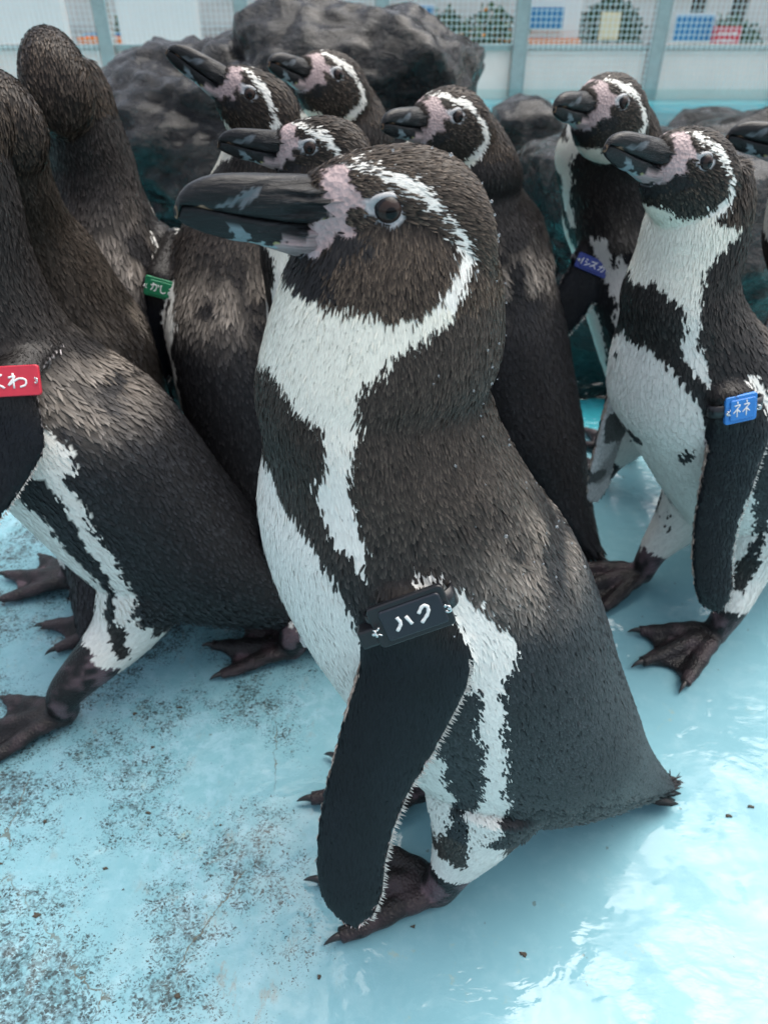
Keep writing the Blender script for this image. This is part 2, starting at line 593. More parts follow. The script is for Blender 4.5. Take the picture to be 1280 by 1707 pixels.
# ------------------------------------------------------------ plumage pattern
BILLPINK = np.array([(528,292),(537,283),(558,272),(573,277),(572,294),(576,305),(587,313),(602,314),(591,340),(567,335),(562,347),(565,360),(576,373),(562,377),(541,376),(526,398),(504,415),(474,424),(430,410),(480,384),(514,368),(530,350),(540,322),(532,300)],float)
PINK = np.array([(522,287),(537,281),(558,272),(573,277),(572,294),(576,305),(587,313),(602,314),(591,340),(567,335),(562,347),(565,360),(576,373),(562,377),(541,376),(526,398),(504,415),(474,424),(430,410),(470,384),(496,372),(514,352),(522,325)],float)
EYERING = np.array([(586,316),(604,311),(626,311),(643,318),(651,334),(644,350),(625,357),(609,352),(590,340)],float)
BROW = np.array([(563,272),(598,267),(635,280),(668,285),(691,299),(711,328),(725,348),(740,357),(757,382),(769,410),(767,428),(751,450),(729,476),(706,500),(663,500),(663,487),(687,472),(708,448),(731,422),(738,412),(731,389),(719,362),(698,340),(679,325),(657,311),(628,301),(612,290),(593,280),(576,276)],float)
THROAT = np.array([(440,461),(461,461),(470,463),(488,468),(511,475),(544,475),(578,477),(608,489),(632,491),(663,487),(690,470),(729,476),(706,500),(690,520),(690,620),(340,620),(340,480)],float)
BLACKCHIN = np.array([(430,424),(474,424),(504,416),(527,399),(542,377),(576,374),(600,380),(590,400),(550,415),(515,465),(460,470)],float)
WHITE_POLYS = [
    np.array([(-1,-9),(2.6,-9),(2.5,10),(2.42,21),(2.55,34),(2.74,44),(2.87,56),(3.14,57),(3.53,54),(3.85,46),(4.12,47),(4.44,51),(4.7,61),(4.95,65),(4.57,67.5),(4.2,65),(3.8,65),(3.5,68),(3.14,71),(2.87,75),(2.55,73),(2.35,69),(2.16,72),(2.09,77),(1.89,82),(1.76,88),(1.63,97),(1.5,105),(1.0,118),(-1,118)],float),
    np.array([(4.25,-9),(4.15,8),(4.05,15),(4.31,25),(4.4,36),(4.7,46),(5.1,54),(5.9,57),(6.7,64),(7.5,66),(7.9,63),(8.56,58),(9.0,55),(9.47,47),(10.2,32),(10.8,40),(11.3,38),(11.6,-9)],float),
    np.array([(4.80,84),(4.96,95),(5.29,100),(5.68,103),(5.94,105),(6.4,100),(6.6,94),(7.12,92),(7.64,87),(8.17,83),(8.75,77),(9.47,67),(10.2,52),(10.4,38),(9.47,53),(8.56,69),(8.17,73),(7.7,80),(7.25,83),(6.8,87),(6.2,80),(5.5,72)],float)]
DARK_POLYS = []
THIGH_BAND = np.array([(-.012,.18),(.012,.18),(.005,.13),(.006,.078),(-.006,.075),(-.012,.13)],float)
EYE_PX = ((650-625)*.000238, (352-335)*.000238); EYE_LAT = .0205

def poly(*pts): return np.array(pts, float)

HEAD_LINE = 493.0
def face_regions(x, y):
    """head profile units -> boolean masks"""
    pink = in_poly(x, y, PINK)
    ring = in_poly(x, y, EYERING)
    brow = in_poly(x, y, BROW)
    throat = in_poly(x, y, THROAT)
    return pink, ring, brow, throat

def pattern(pg, part, r, t, hx, hy, hz, u, v, outer, pos, seed):
    """returns base colour, tip colour, kind (0 feather,1 skin,2 flipper), feather length scale, bare mask"""
    n = len(part)
    n1 = vnoise(pos, 60, seed)
    n2 = vnoise(pos, 190, seed + 7)
    n3 = vnoise(pos, 22, seed + 3)
    base = np.zeros((n, 3)); tip = np.zeros((n, 3)); kind = np.zeros(n)
    DARK = np.array(pg.dark); DTIP = np.array(pg.dtip)
    WH = np.array([.80, .79, .74]); WT = np.array([.88, .87, .82])
    # ---- torso
    at = np.abs(t)
    at_j = at + n1 * 1.8 + n2 * 1.0
    rj = r + n1 * .06 + n2 * .03
    white = np.zeros(n, bool)
    for P in WHITE_POLYS: white |= in_poly(rj, at_j, P)
    if not pg.throat: white &= r > 4.4
    for P in DARK_POLYS: white &= ~in_poly(rj, at_j, P)
    # flecks on the belly
    fleck = (vnoise(pos * np.array([1, 1, .35]), 60, seed + 31) > pg.fleck) & white & (r > 4.6)
    white &= ~fleck
    scap = np.exp(-((r - 5.15) / .75) ** 2) * smoothstep(85, 120, at) * smoothstep(.0, .55, n1 * .6 + n3 * .5 + pg.scap)
    brown = smoothstep(6.2, 3.8, r) * pg.brownamt
    dk = DARK * (1 - .25 * brown[:, None]) + np.array([.006, .003, 0.0]) * brown[:, None]
    dt = DTIP * (np.array([.44, .50, .60]) * (1 - brown[:, None]) + np.array([1.05, .94, .82]) * brown[:, None]) * (1 + .35 * n3[:, None])
    base[:] = dk
    tip[:] = dt
    sc = scap[:, None] * pg.scap_amt
    base += sc * np.array([.10, .085, .07])
    tip += sc * np.array([.42, .37, .32])
    w = white[:, None]
    base = np.where(w, WH, base)
    tip = np.where(w, WT, tip)
    # warm cream on the throat
    cream = smoothstep(4.2, 2.0, r)[:, None] * w
    base = base * (1 - cream * np.array([.0, .01, .07]))
    tip = tip * (1 - cream * np.array([.0, .01, .06]))
    # ---- head and upper neck
    ish = (part == 1) | ((part == 0) & (r < 3.2) & (hy < HEAD_LINE + n1 * 6) & (hx > 380))
    hxj, hyj = hx + n1 * 2.5 + n2 * 1.5, hy + n2 * 1.5 + n1 * 2
    pink, ring, brow, throat = face_regions(hxj, hyj)
    hd = np.broadcast_to(np.array([.0125, .0092, .0072]), (n, 3)).copy()
    ht = np.array([.185, .140, .105]) * (1 + .5 * n3[:, None])
    chinblk = in_poly(hx + n1 * 16 + n2 * 14, hy + n3 * 12 + n2 * 12, BLACKCHIN)
    ht = np.where(chinblk[:, None], np.array([.02, .02, .022]), ht)
    hd = np.where(chinblk[:, None], np.array([.010, .010, .011]), hd)
    if not pg.throat: throat = throat & False
    if not pg.brow: brow = brow & False
    wr = (brow | throat) & ~pink
    hd = np.where(wr[:, None], WH, hd)
    ht = np.where(wr[:, None], WT, ht)
    hd = np.where((throat & ~pink)[:, None], WH * np.array([1, .99, .92]), hd)
    ht = np.where((throat & ~pink)[:, None], WT * np.array([1, .99, .93]), ht)
    lore = np.broadcast_to(np.array([.37, .285, .285]), (n, 3)) * (1 + .22 * n2[:, None] + .15 * n1[:, None])
    lore = lore * (1 - smoothstep(395, 425, hy)[:, None] * np.array([.25, -.05, -.18]))
    lore = np.where(ring[:, None], np.array([.36, .37, .385]), lore)
    bare = (pink | ring) & ish
    hd = np.where((pink | ring)[:, None], lore, hd)
    m = ish[:, None]
    base = np.where(m, hd, base)
    tip = np.where(m, ht, tip)
    kind = np.where(bare, 1.0, kind)
    # ---- legs
    isl = (part == 2)
    lw = isl & (u < pg.legwhite + .05 * n1)
    ld = isl & ~lw
    # the dark flank band runs on over the outer thigh
    base = np.where(lw[:, None], WH, base); tip = np.where(lw[:, None], WT, tip)
    bandl = lw & in_poly(pos[:, 0] + n1 * .004, pos[:, 2] + n2 * .004, THIGH_BAND) & (np.abs(pos[:, 1]) > .03)
    back = lw & (pos[:, 0] < -.034 + .004 * n1) & (pos[:, 2] > .092 + .006 * n2)
    bd = bandl | back
    base = np.where(bd[:, None], dk, base); tip = np.where(bd[:, None], dt, tip)
    foot = (part == 3) | ld
    fm = smoothstep(-.15, .6, vnoise(pos, 75, seed + 9) + .5 * n2)[:, None]
    fc = np.array([.009, .008, .009]) * (1 - fm) + np.array([.115, .078, .090]) * fm
    fc = np.where((v > .5)[:, None] & (part == 3)[:, None], np.array([.015, .013, .014]) + .22 * np.maximum(fc - .015, 0), fc)
    base = np.where(foot[:, None], fc, base)
    kind = np.where(foot, 1.0, kind)
    # ---- flippers
    fl = (part == 4)
    fc = np.array(pg.flipcol) * (1 + .25 * n1[:, None] + .15 * n3[:, None])
    under = np.array([.55, .50, .50]) * (1 - .45 * smoothstep(.0, .6, n1[:, None]))
    under = np.where((vnoise(pos, 45, seed + 5) > .25)[:, None], np.array([.09, .085, .085]), under)
    fc = fc + (dk - fc) * smoothstep(.035, .005, u)[:, None]
    fcc = np.where((outer < -.25)[:, None], under, fc)
    rim = (v > .985 + .01 * n1) & (u > .04)
    fcc = np.where(rim[:, None], np.array([.42, .33, .28]), fcc)
    base = np.where(fl[:, None], fcc, base)
    tip = np.where(fl[:, None], fcc * 1.4, tip)
    kind = np.where(fl, 2.0, kind)
    base = np.clip(base, .004, .95)
    tip = np.clip(tip, .004, .95)
    whitepart = base.mean(1) > .4
    return base, tip, kind, bare | foot, scap, whitepart

def make_penguin(label, loc, yaw, group=None, hi=False, **kw):
    pg = Penguin()
    d = dict(lean=0.0, neck=0.0, neck_len=0.0, neck_side=0.0, girth=1.0, neck_girth=1.0, h_yaw=0.0, h_pitch=0.0, h_roll=0.0, h_scale=1.0, head_fwd=0.0, bill_len=1.0, scale=1.0,
             feet=[(.0, .043, R(8), 0), (.0, -.043, R(-8), 0)],
             flip=[((.0356, .060, .339), (.184, .253, -.95), (.957, -.264, .115)), ((.0356, -.060, .339), (.10, -.15, -.95), (.957, .2, .115))],
             flip_len=1.0, flip_curl=0.0, dark=(.013, .0132, .015), dtip=(.125, .113, .108), brownamt=.6, scap=.15, scap_amt=1.0, fleck=.80,
             flipcol=(.0045, .006, .009), seed=1.0, voxel=.0034, feathers=16000, flen=1.0, fwid=1.05, throat=True, brow=True, tipamt=1.0, bill_h=1.0, foff=.0004, foot=1.16, legwhite=.64, crease=1.0, show_feet=True)
    d.update(kw)
    for k, v in d.items(): setattr(pg, k, v)
    if hi: pg.hi = True
    pose_rings(pg)
    # shoulders follow the leaning trunk
    piv = np.array([-.05, .12])
    fl2 = []
    for root, dd, ch in pg.flip:
        q = rot2(np.array([root[0], root[2]]), piv, pg.lean)
        fl2.append(((q[0], root[1], q[1]), dd, ch))
    pg.flip = fl2
    root = empty('penguin', (loc[0], loc[1], 0), yaw)
    root.scale = (pg.scale,) * 3
    tag(root, label, 'penguin', group)
    pg.root = root
    # ------- source shapes
    V, Fc, src = [], [], []
    off = 0
    def add(v, f):
        nonlocal off
        V.append(v); Fc.extend([tuple(int(i) + off for i in x) for x in f]); off += len(v)
    P, fl, rr, tt = torso_src(pg, 200 if hi else 90, 220 if hi else 100)
    add(*tube_mesh(P))
    z0 = np.zeros(P.shape[:2]).ravel()
    src.append((P.reshape(-1, 3), fl.reshape(-1, 3), np.full(z0.shape, 0), rr.ravel(), tt.ravel(), z0, z0, z0))
    Ph, fh = head_src(pg, 80 if hi else 44, 96 if hi else 56)
    v, f = tube_mesh(Ph)
    add(v, f)
    zz = np.zeros(Ph.shape[:2]).ravel()
    src.append((Ph.reshape(-1, 3), fh.reshape(-1, 3), np.full(zz.shape, 1), zz, zz, zz, zz, zz))
    if pg.show_feet:
        for k in (0, 1):
            P, fl, t, th = leg_src(pg, k)
            add(*tube_mesh(P))
            zz = np.zeros(t.size)
            m_ = (t.ravel() > .36) | (P.reshape(-1, 3)[:, 2] < .10)
            src.append((P.reshape(-1, 3)[m_], fl.reshape(-1, 3)[m_], np.full(zz.shape, 2)[m_], zz[m_], zz[m_], t.ravel()[m_], zz[m_], zz[m_]))
            for i, (v, f) in enumerate(foot_src(pg, k)):
                add(v, f)
                zz = np.zeros(len(v))
                src.append((v, np.tile([1., 0, 0], (len(v), 1)), np.full(len(v), 3), zz, zz, zz, zz + (1 if i < 3 else 0), zz))
    for k in (0, 1):
        if pg.flip[k] is None: continue
        P, u, v, o, fd = flipper_src(pg, k)
        add(*tube_mesh(P))
        zz = np.zeros(u.size)
        src.append((P.reshape(-1, 3), np.tile(fd, (u.size, 1)), np.full(zz.shape, 4), zz, zz, u.ravel(), v.ravel(), o.ravel()))
    V = np.vstack(V)
    tmp = bpy.data.meshes.new('tmp')
    tmp.from_pydata(V.tolist(), [], Fc)
    tob = bpy.data.objects.new('tmp', tmp)
    COL.objects.link(tob)
    md = tob.modifiers.new('r', 'REMESH'); md.mode = 'VOXEL'; md.voxel_size = pg.voxel
    md.use_smooth_shade = True
    ms = tob.modifiers.new('s', 'SMOOTH'); ms.factor = .5; ms.iterations = 5 if hi else 3
    dg = bpy.context.evaluated_depsgraph_get()
    me = bpy.data.meshes.new_from_object(tob.evaluated_get(dg))
    me.name = 'penguin_body'
    bpy.data.objects.remove(tob); bpy.data.meshes.remove(tmp)
    for a in list(me.attributes):
        if a.name not in ('position', '.edge_verts', '.corner_vert', '.corner_edge', 'sharp_face', 'material_index') and not a.is_required:
            try: me.attributes.remove(a)
            except Exception: pass
    # ------- body coordinates for any point
    S = [np.concatenate([s[i] for s in src]) for i in range(8)]
    kd = kdtree.KDTree(len(S[0]))
    for i, p in enumerate(S[0]): kd.insert(p, i)
    kd.balance()
    hinv = np.array(head_matrix(pg).inverted())
    def coords(pts):
        idx = np.array([kd.find(p)[1] for p in pts])
        part, r, t, u, v, o = [S[i][idx] for i in (2, 3, 4, 5, 6, 7)]
        h = pts @ hinv[:3, :3].T + hinv[:3, 3]
        hx, hy = 650 - h[:, 0] / PXK, 352 - h[:, 2] / PXK
        return part, r, t, hx, hy, h[:, 1], u, v, o, S[1][idx]
    nv = len(me.vertices)
    co = np.zeros(nv * 3, np.float32); me.vertices.foreach_get('co', co); co = co.reshape(-1, 3).astype(float)
    c = coords(co)
    base, tip, kind, bare, scap, wp = pattern(pg, *c[:9], co, pg.seed)
    color_attr(me, base)
    float_attr(me, kind, 'kind')
    pg.body = link('body', me, root, M_BODY)
    # ------- feathers
    me.calc_loop_triangles()
    nt = len(me.loop_triangles)
    tri = np.zeros(nt * 3, np.int32); me.loop_triangles.foreach_get('vertices', tri); tri = tri.reshape(-1, 3)
    vn = np.zeros(nv * 3, np.float32); me.vertices.foreach_get('normal', vn); vn = vn.reshape(-1, 3).astype(float)
    A, B, C = co[tri[:, 0]], co[tri[:, 1]], co[tri[:, 2]]
    area = np.linalg.norm(np.cross(B - A, C - A), axis=1)
    part_t = c[0][tri[:, 0]]
    rt = c[1][tri[:, 0]]
    headish = (part_t == 1) | ((part_t == 0) & (rt < 4.0))
    dens = np.where(headish, 2.6, 1.0)
    dens = np.where(part_t == 4, 2.2, dens)
    dens = np.where((part_t == 3), 0, dens)
    dens = np.where(bare[tri].all(1), 0, dens)
    rng = np.random.default_rng(int(pg.seed * 1000) + 5)
    prob = area * dens; prob /= prob.sum()
    N = pg.feathers
    ti = rng.choice(nt, N, p=prob)
    a, b = rng.random(N), rng.random(N)
    sw = a + b > 1
    a[sw], b[sw] = 1 - a[sw], 1 - b[sw]
    p = A[ti] + (B[ti] - A[ti]) * a[:, None] + (C[ti] - A[ti]) * b[:, None]
    n_ = unit(vn[tri[ti, 0]] * (1 - a - b)[:, None] + vn[tri[ti, 1]] * a[:, None] + vn[tri[ti, 2]] * b[:, None])
    cc = coords(p)
    tf = unit(cc[9] - (cc[9] * n_).sum(1)[:, None] * n_)
    hl = np.where(cc[0] == 4, .001, np.where((cc[0] == 1) | ((cc[0] == 0) & (cc[1] < 3.4)), .0023, .0029))[:, None]
    pe = p + tf * hl + rng.normal(0, .0012, p.shape) * (cc[0] != 4)[:, None]
    ce = coords(pe)
    same = ce[0] == cc[0]
    pe = np.where(same[:, None], pe, p)
    ce = tuple(np.where(same if x.ndim == 1 else same[:, None], x, y) for x, y in zip(ce, cc))
    base, tip, kind, bare, scap, wp = pattern(pg, *ce[:9], pe, pg.seed)
    keep = ~(bare) & (cc[0] != 3)
    p, n_, base, tip, scap, wp = p[keep], n_[keep], base[keep], tip[keep], scap[keep], wp[keep]
    part, r, hx, hy, flow = cc[0][keep], cc[1][keep], cc[3][keep], cc[4][keep], cc[9][keep]
    N = len(p)
    headf = np.where(part == 1, 1.0, np.where(part == 0, smoothstep(4.6, 2.8, r), 0.0))
    nearbill = smoothstep(640, 540, hx) * (part == 1)
    bk = np.where(part == 0, smoothstep(5.8, 7.2, r), 0)
    ln = (.0066 * (1 - headf) + .0050 * headf) * (1 - .12 * bk) * (.7 + .6 * rng.random(N)) * (1 - .45 * nearbill) * pg.flen
    ln *= 1 + .7 * scap * pg.scap_amt

    # longer fringe round the vent and the tail
    ln *= 1 + np.where((part == 0) & (np.abs(cc[2][keep]) > 70), smoothstep(10.8, 12.4, r), 0) * .6
    ln *= 1 - np.where((part == 0) & (np.abs(cc[2][keep]) < 70), smoothstep(9.6, 10.4, r), 0) * .4
    wd = (.0021 * (1 - headf) + .00105 * headf) * (.75 + .5 * rng.random(N)) * pg.fwid
    wd = np.where(wp, wd * .95, wd)
    hem = (part == 0) & (rng.random(N) < .45 * smoothstep(.0, -.5, n_[:, 2])) & (r > 8.9) & ~wp
    ln = np.where(hem, ln * (1.2 + 1.1 * rng.random(N)), ln)
    isf = part == 4
    ln = np.where(isf, .0036 * (.7 + .6 * rng.random(N)), ln)
    wd = np.where(isf, .0013 * pg.fwid, wd)
    lift = (.07 + .09 * rng.random(N)) + headf * .05 * rng.random(N) + scap * pg.scap_amt * .22 * rng.random(N)
    lift = np.where(wp, lift * .42, lift)
    lift = np.where(hem, lift + .16 + .14 * rng.random(N), lift)
    lift = np.where(isf, .05 + .05 * rng.random(N), lift)
    ruff = (rng.random(N) < .03) & ~isf
    lift = lift + ruff * .25 * rng.random(N)
    th_ = np.abs(cc[2][keep])
    wdn = (np.where(part == 0, smoothstep(8.6, 9.8, r) * smoothstep(95, 65, th_), 0) * .92)[:, None]
    flow = unit(flow) * (1 - wdn) + np.array([-.12, 0, -1.0]) * wdn
    ln = ln * (1 - .35 * wdn[:, 0])
    t = unit(flow - (flow * n_).sum(1)[:, None] * n_)
    clump = vnoise(p, 110, pg.seed + 40) * .28 + vnoise(p, 38, pg.seed + 44) * .15
    ang = rng.normal(0, .11, N) + clump * (.6 + .1 * headf) + scap * rng.normal(0, .3, N)
    sd = np.cross(n_, t)
    t = t * np.cos(ang)[:, None] + sd * np.sin(ang)[:, None]
    sd = np.cross(n_, t)
    roll = rng.normal(0, 1, N) * (.10 + .10 * headf) * np.where(wp, .16, 1)
    sdr = sd * np.cos(roll)[:, None] + n_ * np.sin(roll)[:, None]
    if hi:
        K, Wp, cols_k, loop0, starts = [0, .38, .78, 1.0], [.55, 1.0, .9, 0], [0, .15, .6, 1.0], [0, 1, 3, 2, 2, 3, 5, 4, 4, 5, 6], [0, 4, 8]
    else:
        K, Wp, cols_k, loop0, starts = [0, .62, 1.0], [.75, 1.0, 0], [0, .4, 1.0], [0, 1, 3, 2, 2, 3, 4], [0, 4]
    lev = len(K)
    nvp = 2 * (lev - 1) + 1
    verts = np.zeros((N, nvp, 3)); cols = np.zeros((N, nvp, 4), np.float32); cols[..., 3] = 1
    jit = (.76 + .48 * rng.random(N))[:, None]
    jit = np.where(wp[:, None], .86 + .16 * rng.random(N)[:, None], jit)
    tipj = np.where(wp, 1.0, (.22 + .78 * rng.random(N) ** 1.8) * pg.tipamt * .72)[:, None]
    for k in range(lev):
        dd = ln * K[k]
        q = p + t * (dd * np.cos(lift))[:, None] + n_ * (pg.foff + wdn[:, 0] * .0013 + dd * np.sin(lift) - (dd ** 2) / ln * np.sin(lift) * .55)[:, None]
        cl = (base * (1 - cols_k[k] * tipj) + tip * cols_k[k] * tipj) * jit
        if k < lev - 1:
            verts[:, 2 * k] = q - sdr * (wd * .5 * Wp[k])[:, None]
            verts[:, 2 * k + 1] = q + sdr * (wd * .5 * Wp[k])[:, None]
            cols[:, 2 * k, :3] = cl; cols[:, 2 * k + 1, :3] = cl
        else:
            verts[:, 2 * k] = q
            cols[:, 2 * k, :3] = cl
    loops = ((np.arange(N) * nvp)[:, None] + np.array(loop0)).ravel()
    ls = ((np.arange(N) * len(loop0))[:, None] + np.array(starts)).ravel()
    verts, cols = verts.reshape(-1, 3), cols.reshape(-1, 4)
    # serrated pale edge of the flippers
    ev, ec, el, es = [], [], [], []
    base_v, base_l = len(verts), len(loops)
    for k in (0, 1):
        if pg.flip[k] is None: continue
        fr, d, ch, nn = flipper_frame(pg, k)
        cnt = 210 if hi else 80
        for uu in np.linspace(.034 if hi else .055, .198, cnt):
            uu += rng.normal(0, .0006)
            tr = float(np.interp(uu, FLIP_TRAIL[:, 0], FLIP_TRAIL[:, 1]))
            cam_ = -.0035 * math.sin(min(1, uu / .2) * math.pi) + pg.flip_curl * (uu / .2) ** 2 - .18 * .25 * .03
            L = .0028 * (.4 + 1.0 * rng.random())
            o = fr + d * uu * pg.flip_len + ch * (tr + .0012) * pg.flip_len + nn * (cam_ + .0012)
            dirv = unit(-ch * 1 + d * (.55 + .2 * rng.normal()) + nn * .10 * rng.normal())
            w = .0007 if hi else .0010
            i = base_v + len(ev)
            ev += [o - d * w, o + d * w, o + dirv * L]
            g = .30 + .35 * rng.random()
            ec += [(g * .8, g * .78, g * .72, 1), (g * .8, g * .78, g * .72, 1), (g, g, g * .95, 1)]
            es.append(base_l + len(el)); el += [i, i + 1, i + 2]
    if ev:
        verts = np.vstack([verts, np.array(ev)]); cols = np.vstack([cols, np.array(ec, np.float32)])
        loops = np.concatenate([loops, np.array(el)]); ls = np.concatenate([ls, np.array(es)])
    # stiff tail quills
    fm = fast_mesh('feathers', verts, loops, ls)
    at = fm.attributes.new('Col', 'FLOAT_COLOR', 'POINT')
    at.data.foreach_set('color', cols.astype(np.float32).ravel())
    pl = link('plumage', fm, root, M_PLUME)
    pl['kind'] = 'stuff'
    make_tail(pg, hi)
    make_bill(pg, hi)
    make_eyes(pg, hi)
    if pg.show_feet: make_claws(pg)
    return pg

def place(label, eye, Y, yaw, near=1, **kw):
    """stand a penguin so that its visible eye lies on the pixel ray at distance Y"""
    pg = Penguin()
    d = dict(lean=0.0, neck=0.0, neck_len=0.0, neck_side=0.0, girth=1.0, neck_girth=1.0, h_yaw=0.0, h_pitch=0.0, h_roll=0.0, h_scale=.955, head_fwd=0.0)
    d.update({k: v for k, v in kw.items() if k in d})
    for k, v in d.items(): setattr(pg, k, v)
    w = at_y(eye[0], eye[1], Y)
    pose_rings(pg)
    e = head_matrix(pg) @ Vector((EYE_PX[0], near * EYE_LAT, EYE_PX[1]))
    sc = w[2] / e.z
    e = e * sc
    c, s = math.cos(yaw), math.sin(yaw)
    kw['scale'] = sc
    kw.setdefault('h_scale', .955)
    loc = (w[0] - (e.x * c - e.y * s), w[1] - (e.x * s + e.y * c))
    print('PLACE', label[:30], 'loc %.3f %.3f' % loc, 'scale %.3f' % sc)
    return make_penguin(label, loc, yaw, **kw)

def make_tail(pg, hi):
    """fan of short stiff tail quills, one mesh each"""
    F, B = pg.F, pg.B
    mid = (F[12] + B[12]) / 2
    end = (F[13] + B[13]) / 2
    dv = end - mid; dv = dv / np.linalg.norm(dv)
    rng = np.random.default_rng(int(pg.seed * 77))
    for j in range(9):
        f = (j - 4) / 4
        o = np.array([mid[0] + (end[0] - mid[0]) * .4, f * .013, mid[1] + (end[1] - mid[1]) * .5])
        d = unit(np.array([dv[0], f * .10, dv[1] - .02 + .05 * (j % 3) / 2]))
        L = .058 - .014 * abs(f) + .004 * rng.random()
        tip = o + d * L
        if tip[2] < .006: d = unit(d + np.array([0, 0, (.008 - tip[2]) / L]))
        s = unit(np.cross(d, np.array([0, 0, 1.])))
        nrm = np.cross(s, d)
        pts, w = [], [.0060, .0070, .0042, .0005]
        for k, q in enumerate((0, .45, .8, 1)):
            c = o + d * L * q
            pts += [c - s * w[k], c + nrm * .0007, c + s * w[k], c - nrm * .0004]
        fs = []
        for k in range(3):
            for e in range(4):
                a, b = k * 4 + e, k * 4 + (e + 1) % 4
                fs.append((a, b, b + 4, a + 4))
        fs += [(3, 2, 1, 0), (12, 13, 14, 15)]
        me = py_mesh('tail_quill', pts, fs)
        color_attr(me, np.array([.013, .012, .013]) * (.8 + .5 * rng.random()))
        link('tail_feather', me, pg.root, M_PLUME)

def loft_profile(top, bot, hw, M, N, p_top=1.0, p_bot=1.0):
    """closed loft between two profile curves (profile units)"""
    T, B = catmull(top, M), catmull(bot, M)
    W = np.maximum(hw, .5)
    th = np.linspace(0, 2 * math.pi, N, endpoint=False)
    P = np.zeros((M, N, 3))
    c, s = np.cos(th), np.sin(th)
    f = .5 + .5 * np.sign(c) * np.abs(c) ** np.where(c > 0, p_top, p_bot)
    X = B[:, None, 0] * (1 - f) + T[:, None, 0] * f
    Y = B[:, None, 1] * (1 - f) + T[:, None, 1] * f
    P[..., 0] = (650 - X) * PXK
    P[..., 2] = (352 - Y) * PXK
    P[..., 1] = W[:, None] * PXK * np.sign(s) * np.abs(s) ** .8
    return P, X, Y

BILL_HW_X = [286, 292, 300, 315, 340, 365, 400, 440, 480, 520, 560, 600]
BILL_HW_Y = [3, 7, 10, 13, 17, 20, 25, 31, 38, 47, 56, 62]
def bill_color(X, Y, upper):
    x, y = X.ravel(), Y.ravel()
    p = np.stack([x * .001, y * .001, np.zeros_like(x)], -1)
    n1, n2 = vnoise(p, 55, 2.), vnoise(p, 160, 4.)
    c = np.tile(np.array([.005, .0055, .0065]), (len(x), 1))
    xj, yj = x + n1 * 9 + n2 * 6, y + n1 * 6 + n2 * 5
    if upper:
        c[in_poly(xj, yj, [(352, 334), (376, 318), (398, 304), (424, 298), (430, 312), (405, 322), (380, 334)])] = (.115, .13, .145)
        c[in_poly(xj, yj, [(318, 331), (330, 328), (348, 338), (340, 342)])] = (.30, .17, .11)
        c[in_poly(xj, yj, [(524, 352), (540, 346), (552, 330), (560, 340), (548, 372), (530, 372)])] = (.34, .31, .10)
        c[in_poly(xj, yj, [(284, 330), (290, 330), (294, 352), (285, 356)])] = (.16, .10, .06)
    else:
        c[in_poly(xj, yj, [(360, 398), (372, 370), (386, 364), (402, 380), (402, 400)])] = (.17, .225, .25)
        edge = in_poly(xj, yj, [(400, 408), (440, 398), (480, 394), (512, 378), (545, 366), (560, 378), (520, 396), (480, 410), (450, 420)])
        c[edge] = (.36, .35, .16)
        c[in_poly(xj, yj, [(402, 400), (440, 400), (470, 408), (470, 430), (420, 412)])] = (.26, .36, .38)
    c[in_poly(xj, yj, BILLPINK)] = (.37, .29, .29)
    return c

def make_bill(pg, hi):
    hm = np.array(head_matrix(pg))
    for name, top, bot, up in (('upper_mandible', BILL_TOP, BILL_GAPE, True), ('lower_mandible', BILL_GAPE, BILL_BOT, False)):
        M, N = (110, 56) if hi else (46, 28)
        T = catmull(top, M)
        if not up:
            top = [(572, 371), (541, 365), (509, 364), (456, 357), (403, 348), (363, 340), (323, 331), (306, 331), (299, 333), (295, 341), (292, 350)]
            T = catmull(top, M)
        hw = np.interp(T[:, 0], BILL_HW_X, BILL_HW_Y)
        if up: hw *= 1.03
        P, X, Y = loft_profile(top, bot, hw, M, N, 1.15 if up else .42, .42 if up else 1.1)
        # horny plates and grooves towards the base
        rid = smoothstep(400, 520, X)
        wob = vnoise(np.stack([X.ravel() * .011, Y.ravel() * .05, 0 * X.ravel()], -1), 1.6, 3.).reshape(X.shape)
        amp = .0009 * rid * np.sin(Y * .25 + 2.2 * wob + X * .015) + .0006 * rid * wob
        if up:
            # the horny nail stands proud of the ridged base, parted by an oblique groove
            side = (X - 352) * (298 - 340) - (Y - 340) * (432 - 352)
            dl = side / 90.0
            amp += .0010 * smoothstep(-6, 6, dl) - .0007 * np.exp(-(dl / 7) ** 2)
        else:
            amp += .0006 * smoothstep(420, 360, X)
        P[..., 1] *= 1 + amp / .007
        xb = (650 - 560) * PXK
        P[..., 0] = np.where(P[..., 0] > xb, xb + (P[..., 0] - xb) * pg.bill_len, P[..., 0])
        zc = (352 - 352) * PXK
        P[..., 2] = zc + (P[..., 2] - zc) * np.where(P[..., 0] > xb - .006, pg.bill_h, 1.0)
        P[..., 1] *= pg.bill_h
        v, f = tube_mesh(P)
        cc = np.vstack([bill_color(X, Y, up), [[.015, .017, .02]] * 2])
        v = v @ hm[:3, :3].T + hm[:3, 3]
        me = py_mesh(name, v, f)
        color_attr(me, cc)
        float_attr(me, np.concatenate([rid.ravel(), [0, 0]]), 'ridge')
        uv = me.uv_layers.new(name='UVMap')
        xy = np.concatenate([np.stack([X.ravel() / 300, Y.ravel() / 300], -1), [[0, 0], [0, 0]]])
        li = np.zeros(len(me.loops), np.int32); me.loops.foreach_get('vertex_index', li)
        uv.data.foreach_set('uv', xy[li].astype(np.float32).ravel())
        link(name, me, pg.root, M_BILL)

